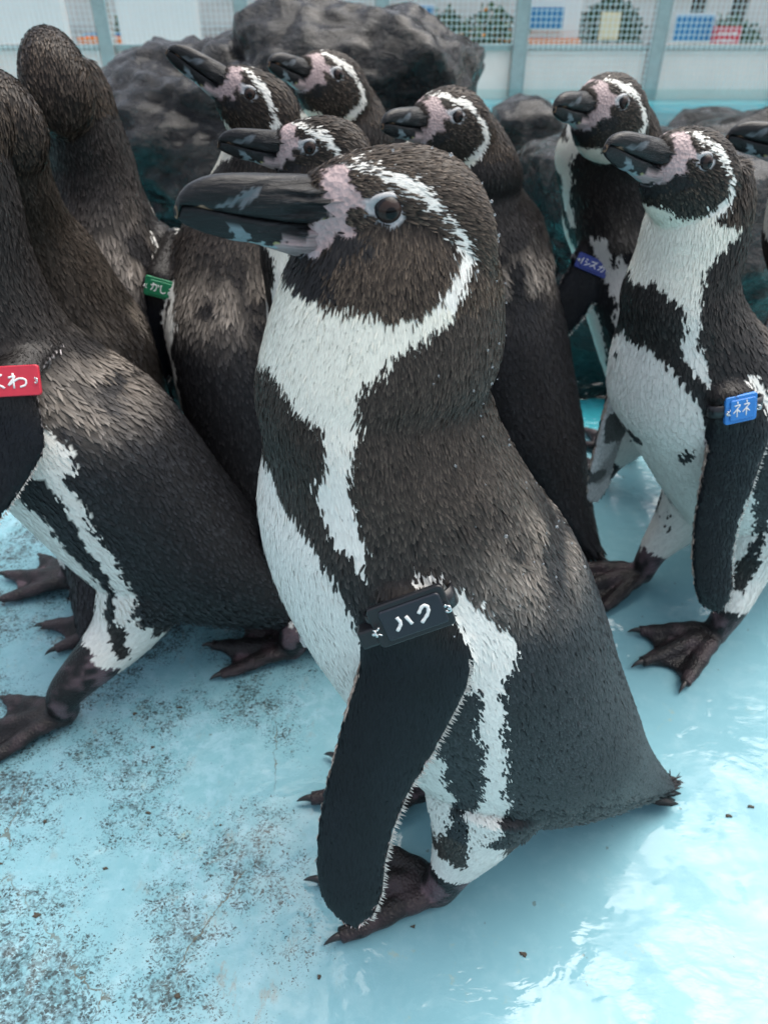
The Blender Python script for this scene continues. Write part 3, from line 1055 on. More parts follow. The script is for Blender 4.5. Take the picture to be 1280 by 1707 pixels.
def make_eyes(pg, hi):
    hm = np.array(head_matrix(pg))
    for s in (1, -1):
        # where the cheek surface lies beside the eye
        rad = .0060
        cy = EYE_LAT - rad * .70
        # eyeball
        nu, nv = 24, 32
        ph = np.linspace(.001, math.pi * .62, nu)
        th = np.linspace(0, 2 * math.pi, nv, endpoint=False)
        P = np.zeros((nu, nv, 3))
        P[..., 0] = rad * np.sin(ph)[:, None] * np.cos(th)
        P[..., 2] = rad * np.sin(ph)[:, None] * np.sin(th)
        P[..., 1] = rad * np.cos(ph)[:, None]
        rr = np.sin(ph)[:, None] + 0 * th
        col = np.where(rr[..., None] < .40, np.array([.004, .004, .005]), np.array([.036, .024, .021]))
        col = np.where((rr > .80)[..., None] | (ph > 1.4)[:, None, None], np.array([.012, .012, .014]), col)
        P[..., 1] += cy
        P += np.array([EYE_PX[0], 0, EYE_PX[1]])
        tilt = 0
        P[..., 1] *= s
        v, f = tube_mesh(P if s < 0 else P[:, ::-1])
        c2 = col if s < 0 else col[:, ::-1]
        v = v @ hm[:3, :3].T + hm[:3, 3]
        me = py_mesh('eyeball', v, f)
        color_attr(me, np.vstack([c2.reshape(-1, 3), [c2[0, 0], c2[-1, 0]]]))
        e = link('eye', me, pg.root, M_EYE)
        # fleshy ring, drawn out towards the bill
        nr, nq = 48, 12
        a = np.linspace(0, 2 * math.pi, nr, endpoint=False)
        q = np.linspace(0, 2 * math.pi, nq, endpoint=False)
        front = np.clip(np.cos(a), 0, 1) ** 3
        r_mid = .0060 + .0014 * front
        tw = .0011 + .0008 * front
        P = np.zeros((nr, nq, 3))
        rm = r_mid[:, None] + tw[:, None] * np.cos(q)
        P[..., 0] = rm * np.cos(a)[:, None] * 1.02
        P[..., 2] = rm * np.sin(a)[:, None] * .96
        P[..., 1] = EYE_LAT - .0026 + .0010 * np.sin(q)[None, :] - (rm - .006) * .45 - .0011 * front[:, None]
        P += np.array([EYE_PX[0], 0, EYE_PX[1]])
        P[..., 1] *= s
        v = P.reshape(-1, 3) @ hm[:3, :3].T + hm[:3, 3]
        i = np.arange(nr)[:, None]; j = np.arange(nq)[None, :]
        fq = np.stack([i * nq + j, ((i + 1) % nr) * nq + j, ((i + 1) % nr) * nq + (j + 1) % nq, i * nq + (j + 1) % nq], -1).reshape(-1, 4)
        if s > 0: fq = fq[:, ::-1]
        me = py_mesh('eye_ring', v, [tuple(map(int, x)) for x in fq])
        link('eye_ring', me, e, M_LID)

def make_claws(pg):
    for k in (0, 1):
        for T in toe_pts(pg, k):
            P = catmull(T, 22)
            d = unit(P[-1] - P[-4])
            th = np.linspace(0, 2 * math.pi, 10, endpoint=False)
            sd = unit(np.cross(d, np.array([0, 0, 1.]))); up = np.cross(sd, d)
            rings = []
            for q in np.linspace(0, 1, 7):
                c = P[-1] - d * .002 + d * .0135 * q + up * (.0022 * math.sin(q * 2.2)) + np.array([0, 0, -.004 * q * q])
                r_ = .0036 * (1 - q) ** .7 + .0003
                rings.append(c + r_ * (np.cos(th)[:, None] * sd * .8 + np.sin(th)[:, None] * up))
            rg = np.array(rings); rg[..., 2] = np.maximum(rg[..., 2], .0006)
            link('claw', py_mesh('claw', *tube_mesh(rg)), pg.root, M_CLAW)
# ================================================================ setting
def mat_floor():
    t = NT('painted_concrete')
    co = t.coord('Object')
    x = t.n('ShaderNodeSeparateXYZ'); t.l(co, x.inputs[0])
    big = t.noise(co, 5.0, 4, .6)
    mid = t.noise(co, 26, 6, .65)
    fine = t.noise(co, 120, 5, .7)
    grain = t.noise(co, 420, 4, .7)
    # worn towards the left where the birds walk
    leftness = t.mapr(t.math('ADD', x.outputs[0], t.math('MULTIPLY', t.math('SUBTRACT', big, .5), .35)), .01, -.10, 0, 1, True)
    paint = t.mix(mid, (.155, .345, .405), (.205, .41, .47))
    bleach = t.math('MULTIPLY', t.ramp(t.noise(co, 60, 8, .78, dist=.4), [(.46, 0), (.58, 1)]), t.math('MULTIPLY', leftness, t.ramp(t.noise(co, 9, 4, .6), [(.40, .05), (.6, .85)])))
    c = t.mix(bleach, paint, (.27, .47, .55))
    # pale mottling everywhere, very faint
    c = t.mix(t.math('MULTIPLY', t.ramp(t.noise(co, 34, 7, .7), [(.5, 0), (.75, 1)]), .25), c, (.40, .58, .63))
    # scuffed grey patches
    sc = t.math('MULTIPLY', t.ramp(t.noise(t.mapping(co, (1, .55, 1), rot=(0, 0, .5)), 70, 8, .8), [(.55, 0), (.62, 1)]), t.math('MULTIPLY', leftness, t.ramp(t.noise(co, 12, 3, .6), [(.47, 0), (.6, .8)])))
    c = t.mix(sc, c, (.22, .27, .26))
    # ochre stains
    oc = t.math('MULTIPLY', t.ramp(t.noise(t.mapping(co, loc=(3.1, 1.7, 0)), 38, 7, .72), [(.60, 0), (.68, 1)]), t.ramp(t.noise(t.mapping(co, loc=(7, 2, 0)), 7, 3), [(.48, 0), (.62, .75)]))
    c = t.mix(t.math('MULTIPLY', oc, .7), c, (.36, .37, .23))
    # dark specks of dirt in drifts
    warp = t.n('ShaderNodeMixRGB'); warp.inputs[0].default_value = .012
    t.l(co, warp.inputs[1]); t.l(t.noise(co, 90, 3, .6, out=1), warp.inputs[2])
    wv = warp.outputs[0]
    dens = t.math('ADD', t.math('MULTIPLY', t.ramp(t.noise(t.mapping(co, loc=(1.3, .4, 0)), 11, 4, .62), [(.36, 0), (.60, 1)]), t.mapr(leftness, 0, 1, 0.0, 1.3)), t.math('MULTIPLY', t.mapr(x.outputs[0], -.02, -.25, 0, .30, True), 1.0))
    v1 = t.voro(t.mapping(wv, (1, 1.5, 1), rot=(0, 0, -.7)), 290)
    v2 = t.voro(t.mapping(wv, (1, 1.3, 1), rot=(0, 0, .4), loc=(2, 3, 0)), 560)
    rnd = t.voro(t.mapping(wv, (1, 1.5, 1), rot=(0, 0, -.7)), 290, out='Color')
    s1 = t.math('MULTIPLY', t.math('LESS_THAN', v1, t.math('MULTIPLY', dens, .30)), t.math('LESS_THAN', rnd, t.math('ADD', .15, t.math('MULTIPLY', dens, .65))))
    s2 = t.math('LESS_THAN', v2, t.math('SUBTRACT', t.math('MULTIPLY', dens, .50), .12))
    spk = t.math('MAXIMUM', s1, t.math('MULTIPLY', s2, .7))
    spk = t.math('MULTIPLY', spk, t.ramp(fine, [(.38, 0), (.52, 1)]))
    c = t.mix(t.math('MULTIPLY', spk, .88), c, t.mix(mid, (.007, .009, .0085), (.024, .021, .016)))
    # scattered lone specks
    v3 = t.voro(t.mapping(wv, loc=(5, 1, 0)), 55)
    r3 = t.voro(t.mapping(wv, loc=(5, 1, 0)), 55, out='Color')
    lone = t.math('MULTIPLY', t.math('LESS_THAN', v3, .07), t.math('GREATER_THAN', r3, .55))
    c = t.mix(t.math('MULTIPLY', lone, .6), c, (.10, .13, .11))
    # hairline cracks
    ed = t.voro(t.mapping(wv, (1, .6, 1), rot=(0, 0, .55), loc=(.37, .12, 0)), 5.5, feature='DISTANCE_TO_EDGE')
    cr = t.math('MULTIPLY', t.math('LESS_THAN', ed, t.math('MULTIPLY', fine, .006)), t.math('MULTIPLY', t.ramp(t.noise(co, 14, 3), [(.45, 0), (.56, 1)]), leftness))
    c = t.mix(t.math('MULTIPLY', cr, .75), c, (.10, .09, .06))
    t.set(color=c, rough=t.mapr(leftness, 0, 1, .5, .6), spec=.12)
    # standing film of water: glassy puddles with ragged edges, merely damp between them
    wet = t.math('SUBTRACT', 1.0, t.math('MULTIPLY', leftness, t.mapr(mid, .35, .65, .15, .8)), clamp=True)
    pn = t.math('ADD', t.noise(t.mapping(co, (1, 1.35, 1), rot=(0, 0, .3)), 9, 7, .62, dist=.5), t.math('MULTIPLY', t.math('SUBTRACT', t.noise(t.mapping(co, (1, 1.8, 1), rot=(0, 0, .4)), 60, 4, .6, dist=.8), .5), .16))
    pud = t.ramp(pn, [(.43, 0), (.475, 1)])
    rip = t.noise(t.mapping(co, (1, 1.7, 1), rot=(0, 0, .35)), 16, 3, .5, dist=1.0)
    rip2 = t.noise(t.mapping(co, (1, 1.9, 1), rot=(0, 0, .3)), 70, 3, .5, dist=.6)
    ripmask = t.ramp(t.noise(t.mapping(co, loc=(4, 9, 0)), 12, 3, .5), [(.40, .04), (.62, 1)])
    hh = t.math('MULTIPLY', t.math('ADD', rip, t.math('MULTIPLY', rip2, .25)), ripmask)
    film = t.math('MULTIPLY', wet, t.mapr(pud, 0, 1, .25, 1.0))
    t.set(coat=t.mapr(film, 0, 1, .35, 1.0), coat_rough=t.mapr(film, 0, 1, .38, .03), coat_ior=1.42, coat_normal=t.bump(hh, .35, .010))
    h2 = t.math('ADD', t.math('MULTIPLY', grain, t.mapr(leftness, 0, 1, .15, 1.0)), t.math('MULTIPLY', spk, 1.2))
    t.set(normal=t.bump(h2, .35, .0015))
    return t.m

def mat_water():
    t = NT('pool_water')
    co = t.coord('Object')
    h = t.math('ADD', t.noise(t.mapping(co, (1, 1.6, 1)), 9, 4, .55, dist=.6), t.math('MULTIPLY', t.noise(co, 34, 3), .3))
    nrm = t.bump(h, .6, .03)
    tr = t.n('ShaderNodeBsdfTransparent'); tr.inputs[0].default_value = (.70, .95, .95, 1)
    gl = t.n('ShaderNodeBsdfGlossy'); gl.inputs['Roughness'].default_value = .03
    fr = t.n('ShaderNodeFresnel'); fr.inputs[0].default_value = 1.34
    mx = t.n('ShaderNodeMixShader')
    t.l(nrm, gl.inputs['Normal']); t.l(nrm, fr.inputs['Normal'])
    t.l(fr.outputs[0], mx.inputs[0]); t.l(tr.outputs[0], mx.inputs[1]); t.l(gl.outputs[0], mx.inputs[2])
    t.l(mx.outputs[0], t.out.inputs[0])
    return t.m

def mat_rock():
    t = NT('wet_rock')
    co = t.coord('Object')
    a = t.noise(co, 5, 8, .68)
    b = t.noise(t.mapping(co, (1, 1, 1.8), rot=(.2, .3, 0)), 20, 6, .66, dist=.5)
    d_ = t.noise(t.mapping(co, (1, 1, 2.2)), 70, 6, .7)
    c = t.mix(t.ramp(b, [(.42, 0), (.70, 1)]), (.0025, .003, .004), (.012, .013, .0155))
    c = t.mix(t.math('MULTIPLY', t.ramp(a, [(.55, 0), (.72, 1)]), .5), c, (.022, .0235, .027))
    h = t.math('ADD', t.math('MULTIPLY', b, 1.0), t.math('MULTIPLY', d_, .10))
    t.set(color=c, rough=t.mapr(b, .35, .65, .16, .42), spec=.3, normal=t.bump(h, 1.0, .06), coat=.30, coat_rough=.08)
    return t.m

M_FLOOR, M_WATER, M_ROCK = mat_floor(), mat_water(), mat_rock()
M_POOLWALL = plain('pool_paint', (.16, .58, .66), .4, var=.18, scale=14, bump=.2)
M_STEEL = plain('galvanised_steel', (.40, .385, .375), .5, metal=.15, var=.25, scale=40, bump=.1)
M_NET = plain('white_net_wire', (.72, .74, .74), .5, var=.1)
M_CONC = plain('pale_paving', (.50, .49, .47), .7, var=.2, scale=8, bump=.3)
M_LEAF = plain('leaf_green', (.045, .085, .030), .5, var=.5, scale=60)
M_PETAL = plain('orange_petal', (.75, .26, .03), .5, var=.3, scale=60)
M_BARK = plain('bark', (.075, .062, .050), .8, var=.45, scale=30, bump=.6)

def box_part(name, cx, cy, cz, sx, sy, sz, mat, parent=None, bev=.0, rz=0.0):
    x, y, z = sx / 2, sy / 2, sz / 2
    me = bpy.data.meshes.new(name)
    import bmesh
    bm = bmesh.new()
    bmesh.ops.create_cube(bm, size=1.0)
    for v in bm.verts: v.co = Vector((v.co.x * sx, v.co.y * sy, v.co.z * sz))
    if bev: bmesh.ops.bevel(bm, geom=bm.edges[:], offset=bev, segments=2, affect='EDGES', profile=.6)
    if rz: bmesh.ops.rotate(bm, verts=bm.verts, cent=(0, 0, 0), matrix=Matrix.Rotation(rz, 3, 'Z'))
    bmesh.ops.translate(bm, verts=bm.verts, vec=(cx, cy, cz))
    bm.to_mesh(me); bm.free()
    return link(name, me, parent, mat)

# standing floor of the enclosure, its edge dropping into the pool
EDGE = [(-6, .98), (-1.2, .98), (-.7, 1.02), (-.3, 1.05), (0, 1.0), (.3, .96), (.55, .93), (1.0, .9), (6, .88)]
def floor_mesh():
    n = 160
    xs = np.linspace(-6, 6, n)
    ye = np.interp(xs, [e[0] for e in EDGE], [e[1] for e in EDGE])
    ys = [-3.0, -1.0, 0.0]
    rows = [np.stack([xs, np.full(n, y), np.zeros(n)], -1) for y in ys]
    rows += [np.stack([xs, ye - .03, np.zeros(n)], -1), np.stack([xs, ye - .008, np.full(n, -.003)], -1), np.stack([xs, ye, np.full(n, -.012)], -1), np.stack([xs, ye + .002, np.full(n, -.30)], -1)]
    P = np.array(rows)
    return py_mesh('floor', P.reshape(-1, 3), [tuple(map(int, q[::-1])) for q in grid_faces(len(rows), n, False)])
fl = link('floor', floor_mesh(), None, M_FLOOR)
tag(fl, kind='structure')
basin = py_mesh('pool_floor', [(-6, .8, -.15), (6, .8, -.15), (6, 4.55, -.22), (-6, 4.55, -.22)], [(0, 1, 2, 3)], False)
tag(link('pool_floor', basin, None, M_POOLWALL), kind='structure')
nx, ny = 2, 2
wat = py_mesh('water', [(-6, .86, -.035), (6, .86, -.035), (6, 4.56, -.035), (-6, 4.56, -.035)], [(0, 1, 2, 3)], False)
tag(link('water', wat, None, M_WATER), kind='structure')
ground = py_mesh('visitor_path', [(-60, 4.86, -.62), (60, 4.86, -.62), (60, 90, -.62), (-60, 90, -.62)], [(0, 1, 2, 3)], False)
tag(link('visitor_path', ground, None, M_CONC), kind='structure')

FY = 4.6
pw = empty('pool_wall', (0, FY, -.6))
tag(pw, 'light blue painted pool wall under the steel fence', 'wall')
box_part('wall_body', 0, .08, .24, 12, .16, .42, M_POOLWALL, pw)
box_part('coping', 0, .07, .475, 12, .24, .045, M_POOLWALL, pw, bev=.008)

# ---------------------------------------------------------------- rocks
def rock(label, loc, size, seed, sub=5, flat=.0, rough=1.0, rz=0.0, tilt=0.0):
    import bmesh
    bm = bmesh.new()
    bmesh.ops.create_icosphere(bm, subdivisions=sub, radius=1.0)
    S = Vector(size)
    off = Vector((seed * 13.7, seed * 5.1, seed * 9.3))
    for v in bm.verts:
        d = v.co.normalized()
        # blocky body
        m = max(abs(d.x), abs(d.y), abs(d.z))
        p = d * (1 / m) ** .45
        p = Vector((p.x * S.x, p.y * S.y, p.z * S.z))
        p = Matrix.Rotation(tilt, 3, 'Y') @ p
        q = Vector((p.x * 1.7, p.y * 2.2, p.z * 3.4)) + off
        w = mnoise.noise_vector(q * .8) * .5
        h = mnoise.ridged_multi_fractal(q * 1.1 + w, .9, 2.1, 5, 1.0, 2.0) - .9
        k = mnoise.fractal(q * 1.5 + w, 1.0, 2.1, 4)
        g = mnoise.fractal(q * 11.0, .75, 2.1, 3)
        v.co = p + d * (h * .055 + k * .065 + g * .012) * rough * (S.length / .7)
        if flat and v.co.z > flat: v.co.z = flat + (v.co.z - flat) * .35
    me = bpy.data.meshes.new('rock')
    bm.to_mesh(me); bm.free()
    me.polygons.foreach_set('use_smooth', np.ones(len(me.polygons), dtype=bool))
    o = link('rock', me, None, M_ROCK)
    o.location = loc; o.rotation_euler = (0, 0, rz)
    tag(o, label, 'rock', 'wet black rocks in the pool')
    return o
rock('long black rock ridge behind the upright penguins', (-.34, 2.25, -.02), (.52, .30, .37), 1.7, sub=6, tilt=-.08, rz=-.1)
rock('rounded black rock crest at the right end of the long ridge', (-.10, 2.22, .02), (.34, .28, .42), 4.4, sub=6, tilt=.14, rz=.1)
rock('flat topped wet rock beside the bird with the dark blue tag', (.55, 1.55, .0), (.27, .25, .31), 2.9, sub=6, flat=.26, rz=.2)
rock('low dark rock behind the far right penguin', (1.22, 2.25, -.02), (.42, .30, .27), 6.1, sub=5, rz=-.2)
rock('small pale grey stone between two rocks by the fence', (.47, 2.75, .0), (.14, .12, .18), 8.2, sub=4)


# ---------------------------------------------------------------- fence
fence = empty('fence', (0, FY + .1, -.1))
tag(fence, 'grey steel fence with frosted panels and white netting round the pool', 'fence')
PX0 = .0
POSTS = [-3.68, -2.95, -2.215, -1.48, -.745, -.01, .725, 1.46, 2.195, 2.93, 3.67]
for i, x in enumerate(POSTS):
    p = box_part('post', x, 0, .55, .075, .075, 1.3, M_STEEL, fence, bev=.006)
    box_part('base_plate', x, 0, -.092, .14, .12, .012, M_STEEL, p)
M_FROST = None
def mat_frost():
    t = NT('frosted_acrylic')
    co = t.coord()
    n = t.noise(co, 6, 6, .7)
    c = t.mix(n, (.74, .70, .68), (.88, .85, .83))
    t.set(color=c, rough=.35)
    tl = t.n('ShaderNodeBsdfTranslucent'); t.l(c, tl.inputs[0])
    mx = t.n('ShaderNodeMixShader'); mx.inputs[0].default_value = .6
    t.l(t.b.outputs[0], mx.inputs[1]); t.l(tl.outputs[0], mx.inputs[2]); t.l(mx.outputs[0], t.out.inputs[0])
    return t.m
M_FROST = mat_frost()
for a, b in zip(POSTS[:-1], POSTS[1:]):
    box_part('frosted_panel', (a + b) / 2, .01, .08, b - a - .085, .010, .30, M_FROST, fence, bev=.003)
    box_part('rail', (a + b) / 2, .012, .245, b - a - .08, .04, .028, M_STEEL, fence, bev=.004)
    box_part('rail', (a + b) / 2, .012, .515, b - a - .08, .05, .040, M_STEEL, fence, bev=.004)
    box_part('rail', (a + b) / 2, -.03, .575, b - a + .03, .05, .040, M_POOLWALL, fence, bev=.004)

def wire_panel(x0, x1, z0, z1, y, cell, r):
    V, Fq = [], []
    def bar(ax, ay, az, bx, by, bz):
        i = len(V)
        if abs(bx - ax) > abs(bz - az): o = [(0, -r, -r), (0, r, -r), (0, r, r), (0, -r, r)]
        else: o = [(-r, -r, 0), (r, -r, 0), (r, r, 0), (-r, r, 0)]
        for q in o: V.append((ax + q[0], ay + q[1], az + q[2]))
        for q in o: V.append((bx + q[0], by + q[1], bz + q[2]))
        for k in range(4): Fq.append((i + k, i + (k + 1) % 4, i + 4 + (k + 1) % 4, i + 4 + k))
    x = x0
    while x <= x1: bar(x, y, z0, x, y, z1); x += cell
    z = z0
    while z <= z1: bar(x0, y + r * 2.1, z, x1, y + r * 2.1, z); z += cell
    return py_mesh('wire_net', V, Fq, False)
for a, b in zip(POSTS[:-1], POSTS[1:]):
    lo = -.02 if b > 1.0 or b < -1.0 else .262
    o = link('wire_net', wire_panel(a + .04, b - .04, lo, .49, -.045, .027, .0016), fence, M_NET)
    o['kind'] = 'stuff'
# ---------------------------------------------------------------- beyond the fence
def sheet_text(parent, strokes, mat, r=.004, n=(0, 0, 0)):
    pass
M_WHITE = plain('white_paint', (.72, .73, .72), .5, var=.08, scale=4)
M_BLUE = plain('blue_panel', (.03, .19, .42), .4, var=.15, scale=6)
M_RED = plain('red_panel', (.55, .035, .06), .4, var=.15, scale=6)
M_ORANGE = plain('orange_plastic', (.70, .20, .03), .45, var=.1)
M_YEL = plain('cream_board', (.70, .62, .40), .5, var=.1)
M_GLASSD = plain('dark_glass', (.05, .07, .085), .12, var=.2, scale=3)
M_WALL = plain('grey_render', (.62, .62, .60), .7, var=.2, scale=3, bump=.2)
M_ROOFT = plain('red_roof', (.30, .16, .13), .6, var=.2, scale=5)

G0 = -.62
b = empty('building', (0.2, 12.5, G0))
tag(b, 'long grey visitor building with dark windows far behind the fence', 'building')
box_part('wall', 0, .6, 1.3, 17, 1.2, 2.6, M_WALL, b)
box_part('roof', 0, .45, 2.68, 17.6, 2.0, .16, M_ROOFT, b, bev=.02)
for i, x in enumerate(np.arange(-7.6, 8, 1.9)):
    w = box_part('window', x, -.015, 1.15, 1.1, .05, 1.0, M_WHITE, b)
    box_part('pane', x - .26, -.045, 1.15, .46, .02, .86, M_GLASSD, w)
    box_part('pane', x + .26, -.045, 1.15, .46, .02, .86, M_GLASSD, w)
box_part('plinth', 0, -.03, .16, 17, .08, .32, M_CONC, b)

k = empty('kiosk', (1.36, 7.3, G0))
tag(k, 'white ticket kiosk with a blue window beyond the fence', 'kiosk')
box_part('wall', 0, .30, .62, .50, .60, 1.24, M_WHITE, k, bev=.01)
w = box_part('window', -.045, -.012, .74, .33, .03, .19, M_WHITE, k)
box_part('pane', -.045, -.032, .74, .285, .014, .145, M_BLUE, w)
box_part('shelf', 0, -.06, .585, .50, .12, .025, M_ORANGE, k, bev=.004)
box_part('stripe', -.02, -.006, .55, .40, .012, .028, M_RED, k)
box_part('roof', 0, .28, 1.27, .62, .78, .06, M_BLUE, k, bev=.01)

def board(label, x, y, z, w, h, mat, cat='notice board', post=M_STEEL, lines=0, frame=M_WHITE):
    o = empty('notice_board', (x, y, G0)); tag(o, label, cat)
    box_part('panel', 0, 0, z - G0, w, .03, h, mat, o, bev=.004)
    fr = box_part('frame', 0, .012, z - G0, w + .03, .02, h + .03, frame, o)
    for s in (-1, 1):
        box_part('post', s * w * .4, .04, (z - G0 + h / 2) / 2, .025, .025, z - G0 + h / 2, post, o)
    rng = random.Random(int(x * 100))
    for i in range(lines):
        zz = z - G0 + h * (.32 - .64 * i / max(1, lines - 1))
        xx = -w * .4
        while xx < w * .36:
            ww = rng.uniform(.010, .022)
            box_part('lettering', xx + ww / 2, -.0175, zz, ww, .003, h * .10, M_WHITE, o)
            if rng.random() < .6: box_part('lettering', xx + ww / 2, -.0175, zz - h * .07, .005, .003, h * .07, M_WHITE, o)
            xx += ww + .010
    return o
board('small blue notice board left of the orange flowers', .26, 7.0, .155, .25, .12, M_BLUE)
board('blue notice board beside the red sign at right', 2.44, 7.0, .07, .30, .17, M_BLUE)
board('red sign with rows of white lettering beyond the fence', 2.64, 6.8, .005, .19, .15, M_RED, 'sign', lines=3, frame=M_RED)
board('cream hanging board between the kiosk and the blue board', 1.83, 7.2, .07, .13, .16, M_YEL, 'sign', frame=M_YEL)
board('red sign at the far left edge beyond the netting', -3.22, 7.0, .10, .20, .16, M_RED, 'sign', frame=M_RED)
board('tall white display panel seen over the penguin at far left', -2.62, 6.4, -.05, .66, .80, M_WHITE)
board('white display panel left of the rock ridge', -1.62, 6.4, .0, .55, .75, M_WHITE)

for lab, x, y, mat in (('blue plastic crate on the path left of the rock', -2.16, 6.9, M_BLUE), ('orange plastic crate on the path left of the rock', -2.10, 6.6, M_ORANGE)):
    o = empty('crate', (x, y, G0)); tag(o, lab, 'crate')
    box_part('base', 0, 0, .02, .30, .22, .03, mat, o)
    for s in (-1, 1):
        box_part('side', s * .145, 0, .34, .012, .22, .64, mat, o)
        box_part('side', 0, s * .105, .34, .278, .012, .64, mat, o)
    box_part('rim', 0, -.115, .655, .31, .02, .03, mat, o, bev=.003)

def shrub(label, x, y, w, h, seed, flowers):
    rng = np.random.default_rng(seed)
    o = empty('shrub', (x, y, G0)); tag(o, label, 'shrub')
    V, Fq = [], []
    for s in range(7):
        a = rng.uniform(0, 6.28); q = np.array([math.cos(a) * w * .3, math.sin(a) * .1, h * .75])
        for k_ in range(4):
            pass
        th = np.linspace(0, 6.283, 6, endpoint=False)
        rg = np.array([np.array([0, 0, 0]) + q * t_ + (.012 * (1 - t_ * .7)) * np.stack([np.cos(th), np.sin(th), 0 * th], -1) for t_ in np.linspace(0, 1, 4)])
        v, f = tube_mesh(rg); f = [tuple(int(i) + len(V) for i in x_) for x_ in f]; V += [tuple(p) for p in v]; Fq += f
    link('stem', py_mesh('stem', V, Fq), o, M_BARK)
    def leaves(n, sz, zlo):
        P = rng.normal(0, 1, (n, 3)); P = P / np.linalg.norm(P, axis=1)[:, None] * (rng.random((n, 1)) ** .4)
        P = P * np.array([w / 2, .28, h * .42]) + np.array([0, 0, h * .56])
        P += .05 * np.stack([vnoise(P, 6, 1), vnoise(P, 6, 5), vnoise(P, 6, 9)], -1)
        d = unit(rng.normal(0, 1, (n, 3))); s_ = unit(np.cross(d, rng.normal(0, 1, (n, 3))))
        L = sz * (.6 + .8 * rng.random((n, 1)))
        vv = np.stack([P, P + d * L * .5 + s_ * L * .3, P + d * L, P + d * L * .5 - s_ * L * .3], 1).reshape(-1, 3)
        return fast_mesh('leaves', vv, np.arange(4 * n), np.arange(n) * 4, False)
    l = link('foliage', leaves(2600, .05, 0), o, M_LEAF); l['kind'] = 'stuff'
    if flowers:
        l = link('flowers', leaves(260, .045, .5), o, M_PETAL); l['kind'] = 'stuff'
shrub('leafy shrub with orange flowers beside the white kiosk', .82, 6.6, .55, .88, 5, True)
shrub('low green bush behind the long rock ridge', -.35, 6.9, .8, .80, 9, False)
shrub('green bush behind the red sign', 2.95, 7.6, .7, .75, 12, False)

shrub('dark green bush between the small blue board and the flowers', .50, 7.6, .5, .82, 15, False)
shrub('dark bush behind the cream hanging board', 2.05, 8.0, .6, .9, 17, False)
shrub('dark bush at the left beyond the white panels', -2.05, 7.9, .7, .95, 19, False)

def trunk_tree(label, x, y, r, seed):
    rng = np.random.default_rng(seed)
    o = empty('tree', (x, y, G0)); tag(o, label, 'tree', 'trees beyond the fence')
    th = np.linspace(0, 6.283, 14, endpoint=False)
    zs = np.linspace(0, 3.4, 14)
    rg = np.array([np.stack([np.cos(th), np.sin(th), 0 * th], -1) * r * (1.25 - .16 * z_) * (1 + .08 * np.sin(3 * th + z_ * 3))[:, None] + np.array([.05 * math.sin(z_ * 1.3 + seed), .03 * math.cos(z_ + seed), z_]) for z_ in zs])
    tr = link('trunk', py_mesh('trunk', *tube_mesh(rg)), o, M_BARK)
    n = 2600
    P = rng.normal(0, 1, (n, 3)); P = P / np.linalg.norm(P, axis=1)[:, None] * (rng.random((n, 1)) ** .45) * np.array([1.1, 1.1, .9]) + np.array([0, 0, 3.3])
    P += .3 * np.stack([vnoise(P, 1.5, 1), vnoise(P, 1.5, 5), vnoise(P, 1.5, 9)], -1)
    d = unit(rng.normal(0, 1, (n, 3))); s_ = unit(np.cross(d, rng.normal(0, 1, (n, 3)))); L = .16 * (.6 + .8 * rng.random((n, 1)))
    vv = np.stack([P, P + d * L * .5 + s_ * L * .3, P + d * L, P + d * L * .5 - s_ * L * .3], 1).reshape(-1, 3)
    l = link('crown', fast_mesh('crown', vv, np.arange(4 * n), np.arange(n) * 4, False), o, M_LEAF); l['kind'] = 'stuff'
for i, (x, y, r_, lab) in enumerate(((1.66, 8.2, .055, 'slim tree trunk just right of the white kiosk'), (2.98, 8.4, .06, 'tree trunk right of the red sign, nearer of the pair'), (3.5, 8.8, .07, 'thick tree trunk at the right edge beyond the fence'), (-.9, 9.2, .07, 'tree trunk rising behind the long rock ridge'))):
    trunk_tree(lab, x, y, r_, i + 3)

#PENGUINS
LO = False
FN = 60 if LO else 32000
hero = make_penguin('largest penguin, right at the front, wearing the black wing tag', (.03, .31), R(193), group='penguins crowded together on the blue floor', hi=True, voxel=.002, feathers=3000 if LO else 230000, fwid=.57, flen=.88, tipamt=1.2, brownamt=1.0, foff=.0002, seed=3.3, scap=.20, scap_amt=.95, h_scale=.955, h_pitch=R(1.2), bill_h=.94, flip=[((.0356, .064, .339), (.184, .245, -.95), (.957, -.264, .115)), ((.0356, -.060, .339), (.10, -.15, -.95), (.957, .2, .115))], feet=[(-.004,.043,R(-20),0),(-.012,-.04,R(-8),0)])
GRP = 'penguins crowded together on the blue floor'
kw = dict(feathers=FN, group=GRP)
J = place('penguin at right wearing the light blue tag, both feet showing', (1180, 272), .505, R(203), lean=-.27, neck=.12, neck_girth=.80, head_fwd=.025, h_pitch=R(11), h_yaw=R(6), bill_len=.95, bill_h=.86, girth=.93, voxel=.0024, seed=4.1, flip=[((.0356, .060, .339), (-.08, .22, -.95), (.957, -.264, .115)), ((.0356, -.060, .339), (-.10, -.08, -.95), (.957, .2, .3))], feet=[(.0,.058,R(-2),0),(.01,-.045,R(-8),0)], **kw)
H = place('dark backed penguin standing just behind the neck of the front bird', (766, 195), .72, R(132), h_yaw=R(90), h_scale=1.15, bill_len=.80, bill_h=.82, head_fwd=.018, neck_girth=1.35, scap=.32, scap_amt=1.7, dtip=(0.102,0.095,0.095), tipamt=1.0, neck_side=.04, seed=5.2, **kw)
